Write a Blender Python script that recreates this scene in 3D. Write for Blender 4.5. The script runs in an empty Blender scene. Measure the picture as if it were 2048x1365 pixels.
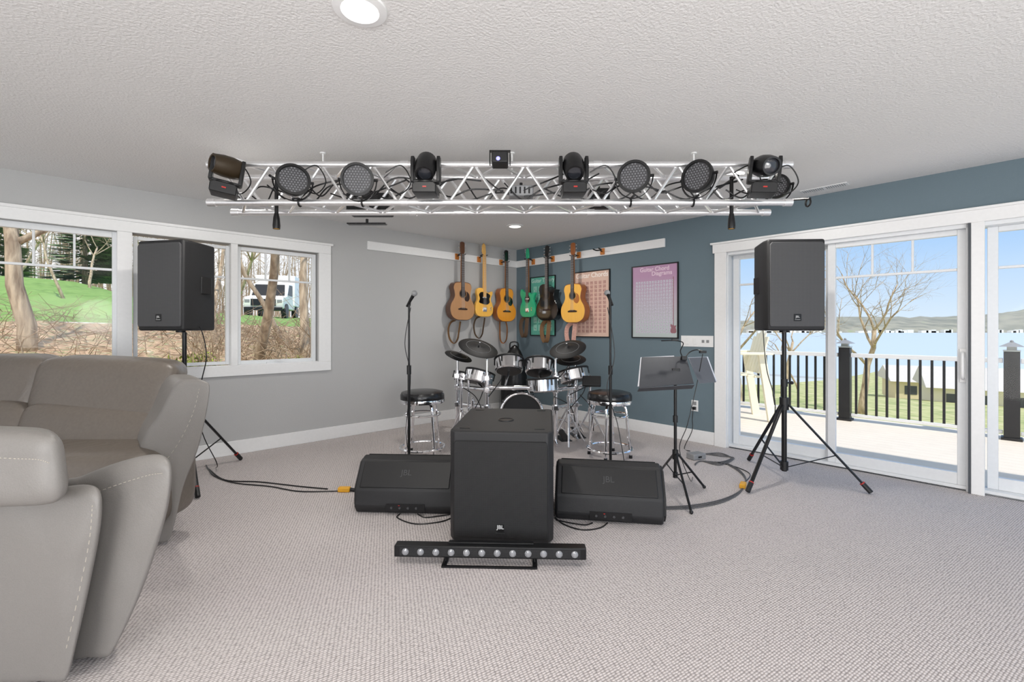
import bpy, bmesh, math, random
from mathutils import Vector as V, Matrix, noise
R=random.Random(7)
sc=bpy.context.scene
H=1.23; F=922.0
def S(r,g,b):
    f=lambda c:(c/12.92 if c<=.04045 else ((c+.055)/1.055)**2.4)
    return (f(r/255),f(g/255),f(b/255),1)
def WX(px,Y): return (px-1024)/F*Y
def WZ(py,Y): return H-(py-658)/F*Y
def FL(px,py):
    Y=F*H/(py-658); return V((WX(px,Y),Y,0))
CX,CY=.07,7.09
AL=math.radians(42.8); AR=math.radians(-47.2)
ML=Matrix.Translation((CX,CY,0))@Matrix.Rotation(AL,4,'Z')
MR=Matrix.Translation((CX,CY,0))@Matrix.Rotation(AR,4,'Z')
def wt(M,px,off=0):
    ex=M.col[0]; ey=M.col[1]; u=(px-1024)/F
    x0=CX-off*ey[0]; y0=CY-off*ey[1]
    x=(u*y0-x0)/(ex[0]-u*ex[1]); return x, y0+x*ex[1]
# ---------------------------------------------------------------- materials
def M(name,col,rough=.5,metal=0,bump=0,scale=40,var=0,emit=None,es=1,stretch=None,coat=0,trans=0):
    m=bpy.data.materials.new(name); m.use_nodes=True; nt=m.node_tree; b=nt.nodes['Principled BSDF']
    b.inputs['Base Color'].default_value=col; b.inputs['Roughness'].default_value=rough; b.inputs['Metallic'].default_value=metal
    if coat: b.inputs['Coat Weight'].default_value=coat; b.inputs['Coat Roughness'].default_value=.08
    tc=nt.nodes.new('ShaderNodeTexCoord'); mp=nt.nodes.new('ShaderNodeMapping'); nt.links.new(tc.outputs['Object'],mp.inputs[0])
    if stretch: mp.inputs['Scale'].default_value=stretch
    n=nt.nodes.new('ShaderNodeTexNoise'); n.inputs['Scale'].default_value=scale; n.inputs['Detail'].default_value=4; nt.links.new(mp.outputs[0],n.inputs['Vector'])
    v=var if var else .04
    mx=nt.nodes.new('ShaderNodeMix'); mx.data_type='RGBA'
    mx.inputs[6].default_value=tuple(c*(1-v) for c in col[:3])+(1,); mx.inputs[7].default_value=tuple(min(1,c*(1+v)) for c in col[:3])+(1,)
    nt.links.new(n.outputs['Fac'],mx.inputs[0]); nt.links.new(mx.outputs[2],b.inputs['Base Color'])
    if bump:
        bp=nt.nodes.new('ShaderNodeBump'); bp.inputs['Strength'].default_value=bump; bp.inputs['Distance'].default_value=.01
        nt.links.new(n.outputs['Fac'],bp.inputs['Height']); nt.links.new(bp.outputs[0],b.inputs['Normal'])
    if emit: b.inputs['Emission Color'].default_value=emit; b.inputs['Emission Strength'].default_value=es
    return m
def leather(name,col,rough,scale,var,wr):
    m=M(name,col,rough,bump=.12,scale=scale,var=var); nt=m.node_tree; b=nt.nodes['Principled BSDF']; bp=nt.nodes['Bump']; mp=nt.nodes['Mapping']
    n=nt.nodes.new('ShaderNodeTexNoise'); n.inputs['Scale'].default_value=5; n.inputs['Detail'].default_value=2; n.inputs['Distortion'].default_value=1.5
    nt.links.new(mp.outputs[0],n.inputs['Vector'])
    b2=nt.nodes.new('ShaderNodeBump'); b2.inputs['Strength'].default_value=wr; b2.inputs['Distance'].default_value=.03
    nt.links.new(n.outputs['Fac'],b2.inputs['Height']); nt.links.new(bp.outputs[0],b2.inputs['Normal']); nt.links.new(b2.outputs[0],b.inputs['Normal']); return m
def ramp_mat(name,stops,scale,rough=.9,bump=0,detail=6,stretch=None):
    m=M(name,stops[0][1],rough); nt=m.node_tree; b=nt.nodes['Principled BSDF']
    n=nt.nodes['Noise Texture']; n.inputs['Scale'].default_value=scale; n.inputs['Detail'].default_value=detail
    if stretch: nt.nodes['Mapping'].inputs['Scale'].default_value=stretch
    r=nt.nodes.new('ShaderNodeValToRGB'); cr=r.color_ramp
    cr.elements[0].position,cr.elements[0].color=stops[0]; cr.elements[1].position,cr.elements[1].color=stops[-1]
    for p,c in stops[1:-1]:
        e=cr.elements.new(p); e.color=c
    nt.links.new(n.outputs['Fac'],r.inputs[0]); nt.links.new(r.outputs[0],b.inputs['Base Color'])
    if bump:
        bp=nt.nodes.new('ShaderNodeBump'); bp.inputs['Strength'].default_value=bump; bp.inputs['Distance'].default_value=.05
        nt.links.new(n.outputs['Fac'],bp.inputs['Height']); nt.links.new(bp.outputs[0],b.inputs['Normal'])
    return m
def vor_mat(name,c0,c1,scale,rough,rnd,bump,lo=.2,hi=.6,stretch=None,rot=0):
    m=M(name,c0,rough); nt=m.node_tree; b=nt.nodes['Principled BSDF']; mp=nt.nodes['Mapping']
    if stretch: mp.inputs['Scale'].default_value=stretch
    mp.inputs['Rotation'].default_value=(0,0,rot)
    v=nt.nodes.new('ShaderNodeTexVoronoi'); v.inputs['Scale'].default_value=scale; v.inputs['Randomness'].default_value=rnd
    nt.links.new(mp.outputs[0],v.inputs['Vector'])
    r=nt.nodes.new('ShaderNodeValToRGB'); r.color_ramp.elements[0].position=lo; r.color_ramp.elements[0].color=c0
    r.color_ramp.elements[1].position=hi; r.color_ramp.elements[1].color=c1
    nt.links.new(v.outputs['Distance'],r.inputs[0]); nt.links.new(r.outputs[0],b.inputs['Base Color'])
    bp=nt.nodes.new('ShaderNodeBump'); bp.inputs['Strength'].default_value=bump; bp.inputs['Distance'].default_value=.006; bp.invert=True
    nt.links.new(v.outputs['Distance'],bp.inputs['Height']); nt.links.new(bp.outputs[0],b.inputs['Normal'])
    return m
def grad_mat(name,c0,c1,z0,z1,rough=.4):
    m=M(name,c0,rough); nt=m.node_tree; b=nt.nodes['Principled BSDF']; tc=nt.nodes['Texture Coordinate']
    sp=nt.nodes.new('ShaderNodeSeparateXYZ'); nt.links.new(tc.outputs['Object'],sp.inputs[0])
    mr=nt.nodes.new('ShaderNodeMapRange'); mr.inputs[1].default_value=z0; mr.inputs[2].default_value=z1; nt.links.new(sp.outputs['Z'],mr.inputs[0])
    mx=nt.nodes.new('ShaderNodeMix'); mx.data_type='RGBA'; mx.inputs[6].default_value=c0; mx.inputs[7].default_value=c1
    nt.links.new(mr.outputs[0],mx.inputs[0]); nt.links.new(mx.outputs[2],b.inputs['Base Color']); return m
mWallL=M('wall_grey',S(183,183,183),.8,bump=.12,scale=160)
mWallR=M('wall_teal',S(104,121,130),.75,bump=.12,scale=160)
mCeil=M('ceiling_paint',S(228,227,226),.9,bump=.5,scale=80,var=.02)
mCarpet=vor_mat('carpet',S(216,208,206),S(138,131,130),58,.95,.25,1.0,.25,.76,stretch=(1,1.7,1),rot=.3)
mWhite=M('white_paint',S(236,236,236),.4)
mVinyl=M('white_vinyl',S(228,230,232),.35)
mGasket=M('dark_gasket',S(70,74,80),.5)
mBlk=M('black_plastic',S(18,18,20),.45,bump=.08,scale=300)
mBlk2=M('textured_black_cabinet',S(29,29,31),.55,bump=.2,scale=400)
mMet=M('black_metal',S(20,20,22),.35,metal=.2)
mGrille=vor_mat('perforated_grille',S(5,5,6),S(21,21,23),170,.6,0,.4,.3,.45)
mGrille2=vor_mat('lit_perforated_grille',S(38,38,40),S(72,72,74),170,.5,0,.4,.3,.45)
mChrome=M('chrome',(.92,.92,.94,1),.1,metal=1)
mAlu=M('aluminium',(.9,.9,.91,1),.3,metal=.85,bump=.03,scale=60,var=.06)
mLeath=leather('taupe_leather',S(106,98,90),.38,60,.14,.28)
mLeath2=leather('grey_leather',S(130,126,122),.4,220,.08,.1)
mThread=M('thread',S(176,168,156),.8)
mSeatV=M('black_vinyl',S(20,20,22),.25,bump=.1,scale=60)
mGrey=M('grey_plastic',S(140,141,143),.5)
mLEDg=M('led_face',S(66,66,69),.5)
mLens=M('lens_glass',S(170,172,176),.15,metal=.5)
mLedD=M('led_bead_glass',S(118,119,123),.4)
mLensD=M('dark_lens_glass',S(44,46,52),.08,coat=.6)
mRed=M('red_display',S(120,20,20),.4,emit=(1,.05,.03,1),es=.4)
mBlue=M('blue_lens',S(60,60,220),.2,emit=(.25,.25,1,1),es=3)
mYel=M('yellow_plastic',S(225,165,40),.5)
mText=M('light_lettering',S(200,200,200),.5)
mTextD=M('embossed_lettering',S(62,62,64),.5)
mEmit=M('lamp_lens',S(255,250,240),.5,emit=(1,.97,.92,1),es=3.5)
mRedP=M('red_plastic',S(170,40,35),.5)
def glass():
    m=bpy.data.materials.new('window_glass'); m.use_nodes=True; nt=m.node_tree; nt.nodes.clear()
    o=nt.nodes.new('ShaderNodeOutputMaterial'); mx=nt.nodes.new('ShaderNodeMixShader'); t=nt.nodes.new('ShaderNodeBsdfTransparent'); g=nt.nodes.new('ShaderNodeBsdfGlossy')
    g.inputs['Roughness'].default_value=.05; mx.inputs[0].default_value=.008
    nt.links.new(t.outputs[0],mx.inputs[1]); nt.links.new(g.outputs[0],mx.inputs[2]); nt.links.new(mx.outputs[0],o.inputs[0]); return m
mGlass=glass()
# ---------------------------------------------------------------- mesh builder
def cat(pts,n=6,closed=False):
    pts=[V(p) for p in pts]; N=len(pts); out=[]
    rng=range(N if closed else N-1)
    for i in rng:
        g=lambda k:(pts[k%N] if closed else pts[max(0,min(N-1,k))])
        p0,p1,p2,p3=g(i-1),g(i),g(i+1),g(i+2)
        for j in range(n):
            t=j/n
            out.append(.5*((2*p1)+(p2-p0)*t+(2*p0-5*p1+4*p2-p3)*t*t+(3*p1-p0-3*p2+p3)*t**3))
    if not closed: out.append(pts[-1])
    return out
class B:
    def __init__(s): s.bm=bmesh.new()
    def face(s,vs,mi=0):
        try:
            f=s.bm.faces.new(vs); f.material_index=mi; return f
        except ValueError: return None
    def box(s,lo,hi,mi=0,m=None):
        m=m or Matrix(); vs=[]
        for z in (lo[2],hi[2]):
            for x,y in ((lo[0],lo[1]),(hi[0],lo[1]),(hi[0],hi[1]),(lo[0],hi[1])): vs.append(s.bm.verts.new(m@V((x,y,z))))
        for q in ((3,2,1,0),(4,5,6,7),(0,1,5,4),(1,2,6,5),(2,3,7,6),(3,0,4,7)): s.face([vs[i] for i in q],mi)
        return s
    def cb(s,c,d,mi=0,m=None):
        return s.box([c[i]-d[i]/2 for i in range(3)],[c[i]+d[i]/2 for i in range(3)],mi,m)
    def hexa(s,p,mi=0):
        vs=[s.bm.verts.new(V(q)) for q in p]
        for q in ((3,2,1,0),(4,5,6,7),(0,1,5,4),(1,2,6,5),(2,3,7,6),(3,0,4,7)): s.face([vs[i] for i in q],mi)
        return s
    def tube(s,pts,r,seg=8,mi=0,flat=None,side=None,closed=False):
        pts=[V(p) for p in pts]; n=len(pts); rings=[]; prev=None
        for i,p in enumerate(pts):
            if closed: t=pts[(i+1)%n]-pts[i-1]
            else: t=pts[min(i+1,n-1)]-pts[max(i-1,0)]
            if t.length<1e-9: t=V((0,0,1))
            t.normalize()
            if side is not None:
                a=V(side); a=a-t*a.dot(t); a.normalize()
            elif prev is None:
                a=t.orthogonal().normalized()
            else:
                a=prev-t*prev.dot(t); a.normalize()
            prev=a; b=t.cross(a); rr=r[i] if isinstance(r,(list,tuple)) else r
            fa,fb=(flat if flat else (rr,rr))
            rings.append([s.bm.verts.new(p+a*math.cos(2*math.pi*k/seg)*fa+b*math.sin(2*math.pi*k/seg)*fb) for k in range(seg)])
        for i in range(n if closed else n-1):
            A=rings[i]; Bq=rings[(i+1)%n]
            for k in range(seg): s.face([A[k],A[(k+1)%seg],Bq[(k+1)%seg],Bq[k]],mi)
        if not closed: s.face(rings[0][::-1],mi); s.face(rings[-1],mi)
        return s
    def cyl(s,p0,p1,r0,r1=None,seg=20,mi=0):
        return s.tube([p0,p1],[r0,r0 if r1 is None else r1],seg,mi)
    def lathe(s,prof,seg=32,mi=0,m=None):
        m=m or Matrix(); rings=[]
        for r,z in prof:
            if r<1e-6: rings.append([s.bm.verts.new(m@V((0,0,z)))])
            else: rings.append([s.bm.verts.new(m@V((r*math.cos(2*math.pi*k/seg),r*math.sin(2*math.pi*k/seg),z))) for k in range(seg)])
        for A,C in zip(rings,rings[1:]):
            for k in range(seg):
                k2=(k+1)%seg
                if len(A)==1 and len(C)==1: continue
                if len(A)==1: s.face([A[0],C[k2],C[k]],mi)
                elif len(C)==1: s.face([A[k],A[k2],C[0]],mi)
                else: s.face([A[k],A[k2],C[k2],C[k]],mi)
        return s
    def prism(s,poly,y0,y1,mi=0,m=None,mif=None):
        m=m or Matrix()
        a=[s.bm.verts.new(m@V((x,y0,z))) for x,z in poly]; b=[s.bm.verts.new(m@V((x,y1,z))) for x,z in poly]
        s.face(a,mi if mif is None else mif); s.face(b[::-1],mi); n=len(a)
        for i in range(n): s.face([a[i],b[i],b[(i+1)%n],a[(i+1)%n]],mi)
        return s
    def ring(s,c,rad,r,m=None,seg=40,sub=8,mi=0):
        m=m or Matrix(); c=V(c)
        return s.tube([c+(m.to_3x3()@V((rad*math.cos(2*math.pi*k/seg),rad*math.sin(2*math.pi*k/seg),0))) for k in range(seg)],r,sub,mi,closed=True)
    def ball(s,c,r,sx=1,sy=1,sz=1,seg=20,mi=0,m=None):
        mm=Matrix.Translation(c)@(m or Matrix())@Matrix.Diagonal((r*sx,r*sy,r*sz,1))
        return s.lathe([(math.sin(math.pi*i/12),-math.cos(math.pi*i/12)) for i in range(13)],seg,mi,mm)
def lk(o): sc.collection.objects.link(o); return o
def part(b,name,mats,parent=None,mat=None,bevel=0,bseg=2,sub=0,smooth=True,label=None,ang=35):
    me=bpy.data.meshes.new(name); bmesh.ops.recalc_face_normals(b.bm,faces=b.bm.faces); b.bm.to_mesh(me); b.bm.free()
    if not isinstance(mats,(list,tuple)): mats=[mats]
    for m in mats: me.materials.append(m)
    o=lk(bpy.data.objects.new(name,me))
    if parent: o.parent=parent
    if mat is not None: o.matrix_basis=mat
    if bevel:
        md=o.modifiers.new('bev','BEVEL'); md.width=bevel; md.segments=bseg; md.limit_method='ANGLE'; md.angle_limit=math.radians(30)
    if sub:
        md=o.modifiers.new('sub','SUBSURF'); md.levels=sub; md.render_levels=sub
    if smooth:
        me.polygons.foreach_set('use_smooth',[True]*len(me.polygons))
        if not sub: me.set_sharp_from_angle(angle=math.radians(ang))
    if label: o['label']=label
    return o
def tag(o,label,cat_,group=None,kind=None):
    o['label']=label; o['category']=cat_
    if group: o['group']=group
    if kind: o['kind']=kind
    return o
def thing(name,label,cat_,m=None,group=None):
    e=lk(bpy.data.objects.new(name,None)); e.empty_display_size=.1
    if m is not None: e.matrix_basis=m
    return tag(e,label,cat_,group)
def struct(o,label):
    o['kind']='structure'; o['label']=label; o['category']=o.name.split('_')[0]; return o
def dup(o,m,parent=None):
    c=o.copy(); sc.collection.objects.link(c); c.parent=parent
    if parent: c.matrix_parent_inverse=Matrix()
    c.matrix_basis=m
    for k in list(o.children): dup(k,k.matrix_basis.copy(),c)
    return c
def T(x,y,z=0,rz=0,rx=0,ry=0):
    return Matrix.Translation((x,y,z))@Matrix.Rotation(rz,4,'Z')@Matrix.Rotation(ry,4,'Y')@Matrix.Rotation(rx,4,'X')
def txt(s,size,m,mat,parent,name='lettering',ext=.0008,off=0,align='CENTER'):
    cu=bpy.data.curves.new('t','FONT'); cu.body=s; cu.size=size; cu.extrude=ext; cu.align_x=align; cu.align_y='CENTER'; cu.offset=off; cu.space_line=.85
    to=bpy.data.objects.new('t',cu); sc.collection.objects.link(to); bpy.context.view_layer.update()
    me=bpy.data.meshes.new_from_object(to.evaluated_get(bpy.context.evaluated_depsgraph_get())); bpy.data.objects.remove(to)
    me.materials.clear(); me.materials.append(mat); me.name=name
    o=lk(bpy.data.objects.new(name,me)); o.parent=parent; o.matrix_basis=m; return o
RX90=Matrix.Rotation(math.pi/2,4,'X')
# ---------------------------------------------------------------- camera
cam=bpy.data.cameras.new('camera'); cam.sensor_width=36; cam.lens=F/2048*36; cam.shift_y=-24.5/2048; cam.clip_end=5000
co=lk(bpy.data.objects.new('camera',cam)); co.location=(0,0,H); co.rotation_euler=(math.pi/2,0,0); sc.camera=co
sc.view_settings.view_transform='Standard'; sc.view_settings.look='None'; sc.view_settings.exposure=0
# ---------------------------------------------------------------- room shell
CE=2.44; RS=9.0
b=B(); b.box((-RS,-RS,-.15),(.15,.15,0)); o=part(b,'floor',mCarpet,mat=ML,smooth=False); struct(o,'pale grey looped carpet with woven texture')
b=B(); b.box((-RS,-RS,CE),(.6,.6,CE+.2)); o=part(b,'ceiling',mCeil,mat=ML,smooth=False); struct(o,'white ceiling with orange-peel texture')
def wall(name,m,x0,x1,holes,matl,label):
    b=B(); xs=sorted(holes); cur=x0; z0=-.0
    for a,c,zl,zh in xs:
        b.box((cur,0,z0),(a,.16,CE))
        if zl>0: b.box((a,0,z0),(c,.16,zl))
        b.box((a,0,zh),(c,.16,CE)); cur=c
    b.box((cur,0,z0),(x1,.16,CE))
    return struct(part(b,name,matl,mat=m,smooth=False),label)
wall('wall_left',ML,-RS,0,[(-5.47,-2.99,.86,2.06)],mWallL,'light grey painted wall with a row of windows')
wall('wall_right',MR,0,RS,[(3.13,4.965,0,2.03),(4.985,6.81,0,2.03)],mWallR,'slate teal blue painted wall with glass sliding doors')
b=B(); b.box((-RS,-.018,0),(-.02,0,.135)); struct(part(b,'baseboard_left',mWhite,mat=ML,bevel=.004),'white baseboard')
b=B(); b.box((.0,-.018,0),(3.05,0,.135)); struct(part(b,'baseboard_right',mWhite,mat=MR,bevel=.004),'white baseboard')
b=B()
b.box((-5.6,-.025,2.06),(-2.86,0,2.16)); b.box((-5.6,-.025,.77),(-2.86,0,.87)); b.box((-5.6,-.025,.87),(-5.46,0,2.06)); b.box((-2.99,-.025,.87),(-2.86,0,2.06))
for x in (-4.67,-3.83): b.box((x,-.02,.87),(x+.1 if x<-4 else x+.06,.12,2.06))
b.box((-5.62,-.04,2.15),(-2.84,0,2.175)); b.box((-5.48,0,.85),(-2.98,.05,.875))
struct(part(b,'trim_1',mWhite,mat=ML,bevel=.003),'white casing around the windows')
def window(i,m,x0,x1,z0,z1,y0,fr,bar,lab,name='window',parts=3):
    b=B(); th=.045
    b.box((x0-fr,y0,z0-fr),(x0,y0+th,z1+fr)); b.box((x1,y0,z0-fr),(x1+fr,y0+th,z1+fr)); b.box((x0,y0,z1),(x1,y0+th,z1+fr)); b.box((x0,y0,z0-fr),(x1,y0+th,z0))
    b.box((x0,y0+.012,bar-.01),(x1,y0+.034,bar+.01))
    for k in range(1,parts):
        x=x0+(x1-x0)*k/parts; b.box((x-.008,y0+.012,bar),(x+.008,y0+.034,z1))
    o=struct(part(b,'%s_%d'%(name,i),mVinyl,mat=m,bevel=.003),lab)
    b=B(); b.box((x0-.005,y0+.02,z0-.005),(x1+.005,y0+.026,z1+.005)); part(b,'glass_pane',mGlass,parent=o,smooth=False)
    return o
wl='white framed window with a divided upper pane'
w=window(1,ML,-5.40,-4.70,.91,2.01,.05,.05,1.735,wl)
window(2,ML,-4.53,-3.86,.91,2.01,.05,.03,1.735,wl)
w3=window(3,ML,-3.73,-3.04,.91,2.01,.05,.04,1.735,wl)
b=B(); b.box((-3.50,.02,.872),(-3.36,.05,.885)); b.tube([(-3.43,.03,.885),(-3.40,.0,.90),(-3.34,-.01,.893)],.006); part(b,'crank_handle',mVinyl,parent=w3)
# doors
b=B(); b.box((3.05,-.03,0),(3.17,.0,2.02)); b.box((3.03,-.03,2.02),(7.05,0,2.12)); b.box((4.957,-.03,0),(5.03,0,2.02)); b.box((6.79,-.03,0),(6.93,0,2.02)); b.box((3.01,-.045,2.11),(7.07,0,2.13))
struct(part(b,'trim_2',mWhite,mat=MR,bevel=.003),'white casing around sliding doors')
b=B(); b.box((4.943,-.034,0),(4.957,.02,2.02)); b.box((3.14,.02,-.002),(4.96,.15,.012)); b.box((4.99,.02,-.002),(6.8,.15,.012)); struct(part(b,'trim_3',mGasket,mat=MR),'dark weather strip and door track')
def door(i,x0,w_):
    b=B(); b.box((x0,0.0,0),(x0+.04,.15,2.03)); b.box((x0+w_-.03,0,0),(x0+w_,.15,2.03)); b.box((x0,0,1.99),(x0+w_,.15,2.03)); b.box((x0,.02,0),(x0+w_,.15,.035))
    o=struct(part(b,'door_%d'%i,mVinyl,mat=MR,bevel=.003),'white sliding glass patio door with divided top')
    for k,(a,c,y) in enumerate(((x0+.11,x0+.87,.095),(x0+.957,x0+1.74,.04))):
        b=B(); fr=.058; z0,z1=.125,1.95
        b.box((a-fr,y,z0-.09),(a,y+.045,z1+.04)); b.box((c,y,z0-.09),(c+fr,y+.045,z1+.04)); b.box((a,y,z1),(c,y+.045,z1+.04)); b.box((a,y,z0-.09),(c,y+.045,z0))
        b.box((a,y+.01,1.675),(c,y+.035,1.695))
        for q in (1,2):
            x=a+(c-a)*q/3; b.box((x-.008,y+.01,1.69),(x+.008,y+.035,z1))
        p=part(b,'door_panel',mVinyl,parent=o,bevel=.003)
        b=B(); b.box((a-.004,y+.018,z0-.004),(c+.004,y+.026,z1+.004)); part(b,'glass_pane',mGlass,parent=p,smooth=False)
        if k:
            b=B(); hx=c+.032; b.box((hx-.02,y-.012,.82),(hx+.02,y,1.08)); b.tube(cat([(hx,y-.01,.85),(hx,y-.05,.87),(hx,y-.055,.95),(hx,y-.05,1.03),(hx,y-.01,1.05)]),.011)
            part(b,'door_handle',mWhite,parent=p,bevel=.004)
door(1,3.14,1.82); door(2,4.987,1.81)
# rails
b=B(); b.box((-2.43,-.022,2.165),(-.02,0,2.265)); struct(part(b,'trim_4',mWhite,mat=ML,bevel=.003),'white hanging rail board')
b=B(); b.box((0,-.022,2.165),(2.48,0,2.265)); struct(part(b,'trim_5',mWhite,mat=MR,bevel=.003),'white hanging rail board')
# ---------------------------------------------------------------- recessed lights, vent
def downlight(px,py,first=[None],en=13):
    Y=F*(CE-H)/(658-py); m=T(WX(px,Y),Y,CE)
    if first[0] is None:
        e=thing('recessed_light','round white recessed ceiling light','ceiling light',m,'recessed ceiling lights')
        b=B(); b.lathe([(.068,-.002),(.07,-.012),(.098,-.008),(.1,0),(.068,0)],40); b.lathe([(.068,-.004),(.066,0),(.06,-.0035)],40)
        part(b,'trim_ring',mWhite,e)
        b=B(); b.lathe([(0,-.003),(.062,-.003),(.066,-.001),(0,-.001)],40); part(b,'lamp_lens',mEmit,e)
        first[0]=e
    else: e=dup(first[0],m)
    l=bpy.data.lights.new('lamp','AREA'); l.shape='DISK'; l.size=.13; l.energy=en; l.color=(1,.96,.9); lo=lk(bpy.data.objects.new('lamp_glow',l)); lo.location=(m.translation.x,m.translation.y,CE-.016)
for p in ((720,17),(1030,452),(465,324),(1470,346)): downlight(*p)
Y=3.95
e=thing('ceiling_vent','white slotted ceiling air vent','vent',T(WX(1648,Y),Y,CE,AR))
b=B(); b.box((-.17,-.05,-.006),(.17,.05,0)); part(b,'vent_plate',mWhite,e,bevel=.002)
b=B()
for i in range(20):
    if i!=10: b.box((-.155+i*.0157,-.035,-.008),(-.149+i*.0157,.035,-.006))
part(b,'vent_slots',mGrey,e,smooth=False)['kind']='stuff'
# ---------------------------------------------------------------- truss
TX0,TX1=-1.90,1.745; Y0,Y1=2.92,3.17; Z0,Z1=2.03,2.27
tr=thing('lighting_truss','silver aluminium box lighting truss hung beneath ceiling','truss',T(0,0,0))
for (y,z) in ((Y0,Z0),(Y1,Z0),(Y0,Z1),(Y1,Z1)):
    b=B(); b.cyl((TX0,y,z),(TX1,y,z),.020)
    for x in (TX0,TX0+1.22,TX0+2.44,TX1): b.cyl((x-.025,y,z),(x+.025,y,z),.024)
    part(b,'chord',mAlu,tr)
for nm,A,C,n in (('front_lacing',(Y0,Z0),(Y0,Z1),22),('rear_lacing',(Y1,Z0),(Y1,Z1),20),('bottom_lacing',(Y0,Z0),(Y1,Z0),22),('top_lacing',(Y0,Z1),(Y1,Z1),22)):
    b=B(); st=(TX1-TX0-.1)/n
    for i in range(n):
        x=TX0+.05+i*st; p,q=(A,C) if i%2 else (C,A)
        b.cyl((x,p[0],p[1]),(x+st,q[0],q[1]),.0095,seg=8)
    part(b,'lacing',mAlu,tr)
for x in (-1.3,.0,1.25):
    b=B(); b.cyl((x,Y1,Z1),(x,Y1,CE),.006,seg=8); b.cyl((x,Y1,CE-.008),(x,Y1,CE),.02)
    part(b,'ceiling_hanger',mWhite,tr)
# par lights
def par(px,py,yaw,tilt,g,r=.1,Y=2.83,body=mBlk):
    m=T(WX(px,Y),Y,WZ(py,Y))
    e=thing('par_light','round black stage light with clustered LED face','stage light',m,g)
    h=Matrix.Rotation(yaw,4,'Z')@Matrix.Rotation(tilt,4,'X')@RX90
    b=B(); b.lathe([(0,-.065),(r*.55,-.065),(r*.8,-.05),(r*.97,0),(r,.02),(r*.99,.03),(r*.84,.03),(r*.83,.018),(0,.018)],36,m=h); part(b,'housing',body,e)
    b=B(); b.lathe([(0,.0195),(r*.825,.0195),(r*.825,.0185),(0,.0185)],36,m=h); part(b,'lens_face',mLEDg,e)
    b=B(); s=.0175
    for i in range(-6,7):
        for j in range(-6,7):
            x=(i+.5*(j%2))*s; y=j*s*.866
            if x*x+y*y<(r*.78)**2: b.lathe([(0,.0245),(.005,.0220),(.006,.019)],6,m=h@Matrix.Translation((x,y,0)))
    o=part(b,'led_lens',mLedD,e); o['kind']='stuff'
    b=B(); rr=r+.012
    b.tube([h@V((rr*math.cos(a),rr*math.sin(a)*1.15,0)) for a in [math.pi+math.pi*k/14 for k in range(15)]],.006,6,flat=(.012,.003),side=(0,1,0))
    b.cyl(h@V((-rr-.006,0,0)),h@V((-r*.9,0,0)),.009,seg=10); b.cyl(h@V((rr+.006,0,0)),h@V((r*.9,0,0)),.009,seg=10)
    part(b,'yoke_bracket',mMet,e)
    b=B(); b.cyl((0,.0,-r-.012),(0,Y0-Y-.02,Z0-WZ(py,Y)+.02),.008,seg=8); b.ring((0,Y0-Y,Z0-WZ(py,Y)),.024,.006,Matrix.Rotation(math.pi/2,4,'Y'),16,6)
    part(b,'clamp',mMet,e)
par(586,362,.5,-.15,'par lights'); par(716,360,.12,.12,'par lights'); par(1268,355,-.35,.0,'par lights'); par(1397,354,-.85,0,'par lights')
def mover(px,py,yaw,tilt,head_yaw,Y=2.80,col=mMet,lab='black moving-head stage light with red display',roll=0):
    m=T(WX(px,Y),Y,2.040,yaw,0,roll)
    e=thing('moving_head_light',lab,'stage light',m,'moving head lights')
    b=B(); b.prism([(-.07,0),(.07,0),(.072,.05),(.056,.066),(-.056,.066),(-.072,.05)],-.07,.075); part(b,'base',mBlk,e,bevel=.006)
    b=B(); b.box((-.008,-.073,.030),(.014,-.0695,.037)); part(b,'display',mRed,e)
    b=B(); b.lathe([(0,.064),(.055,.064),(.056,.08),(0,.08)],24); b.box((-.084,-.03,.072),(.084,.03,.088)); part(b,'yoke_base',mBlk,e,bevel=.004)
    for sx in (-1,1):
        b=B(); b.prism([(-.034,.076),(.034,.076),(.036,.20),(.02,.235),(-.02,.235),(-.036,.20)],-.010,.010,m=Matrix.Translation((sx*.078,0,0))@Matrix.Rotation(math.pi/2,4,'Z')); part(b,'yoke_arm',mBlk,e,bevel=.004)
    h=Matrix.Translation((0,0,.178))@Matrix.Rotation(head_yaw,4,'Z')@Matrix.Rotation(tilt,4,'X')@RX90
    b=B(); b.lathe([(0,-.085),(.035,-.082),(.058,-.065),(.066,-.02),(.065,.03),(.06,.06),(.054,.09),(.044,.09),(.042,.075),(0,.075)],24,m=h)
    part(b,'head',col,e)
    b=B(); b.lathe([(0,.083),(.02,.082),(.041,.076),(0,.0755)],20,m=h); part(b,'lens',mLensD,e)
mBrz=M('worn_bronze_black',S(58,46,30),.45,metal=.2)
mover(446,365,.5,.1,-1.1,col=mBrz,lab='worn black moving-head stage light angled sideways',roll=.15)
mover(852,362,0,.9,0); mover(1147,362,0,.85,0); mover(1523,365,-.3,.3,.3,roll=.1)
m=T(WX(1000,2.84),2.84,Z1+.0)
e=thing('effect_light','small black effect light with glowing blue lens','stage light',m)
b=B(); b.box((-.05,-.06,-.035),(.05,.06,.035)); part(b,'housing',mBlk,e,bevel=.008)
b=B(); b.lathe([(0,.004),(.010,.003),(.012,0),(0,0)],20,m=Matrix.Translation((-.01,-.061,-.012))@RX90); part(b,'lens',mBlue,e)
b=B()
for sx in (-1,1): b.box((sx*.062-.003,-.015,-.03),(sx*.062+.003,.015,.055))
b.box((-.065,-.015,.05),(.065,.015,.056)); part(b,'bracket',mMet,e)
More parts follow.
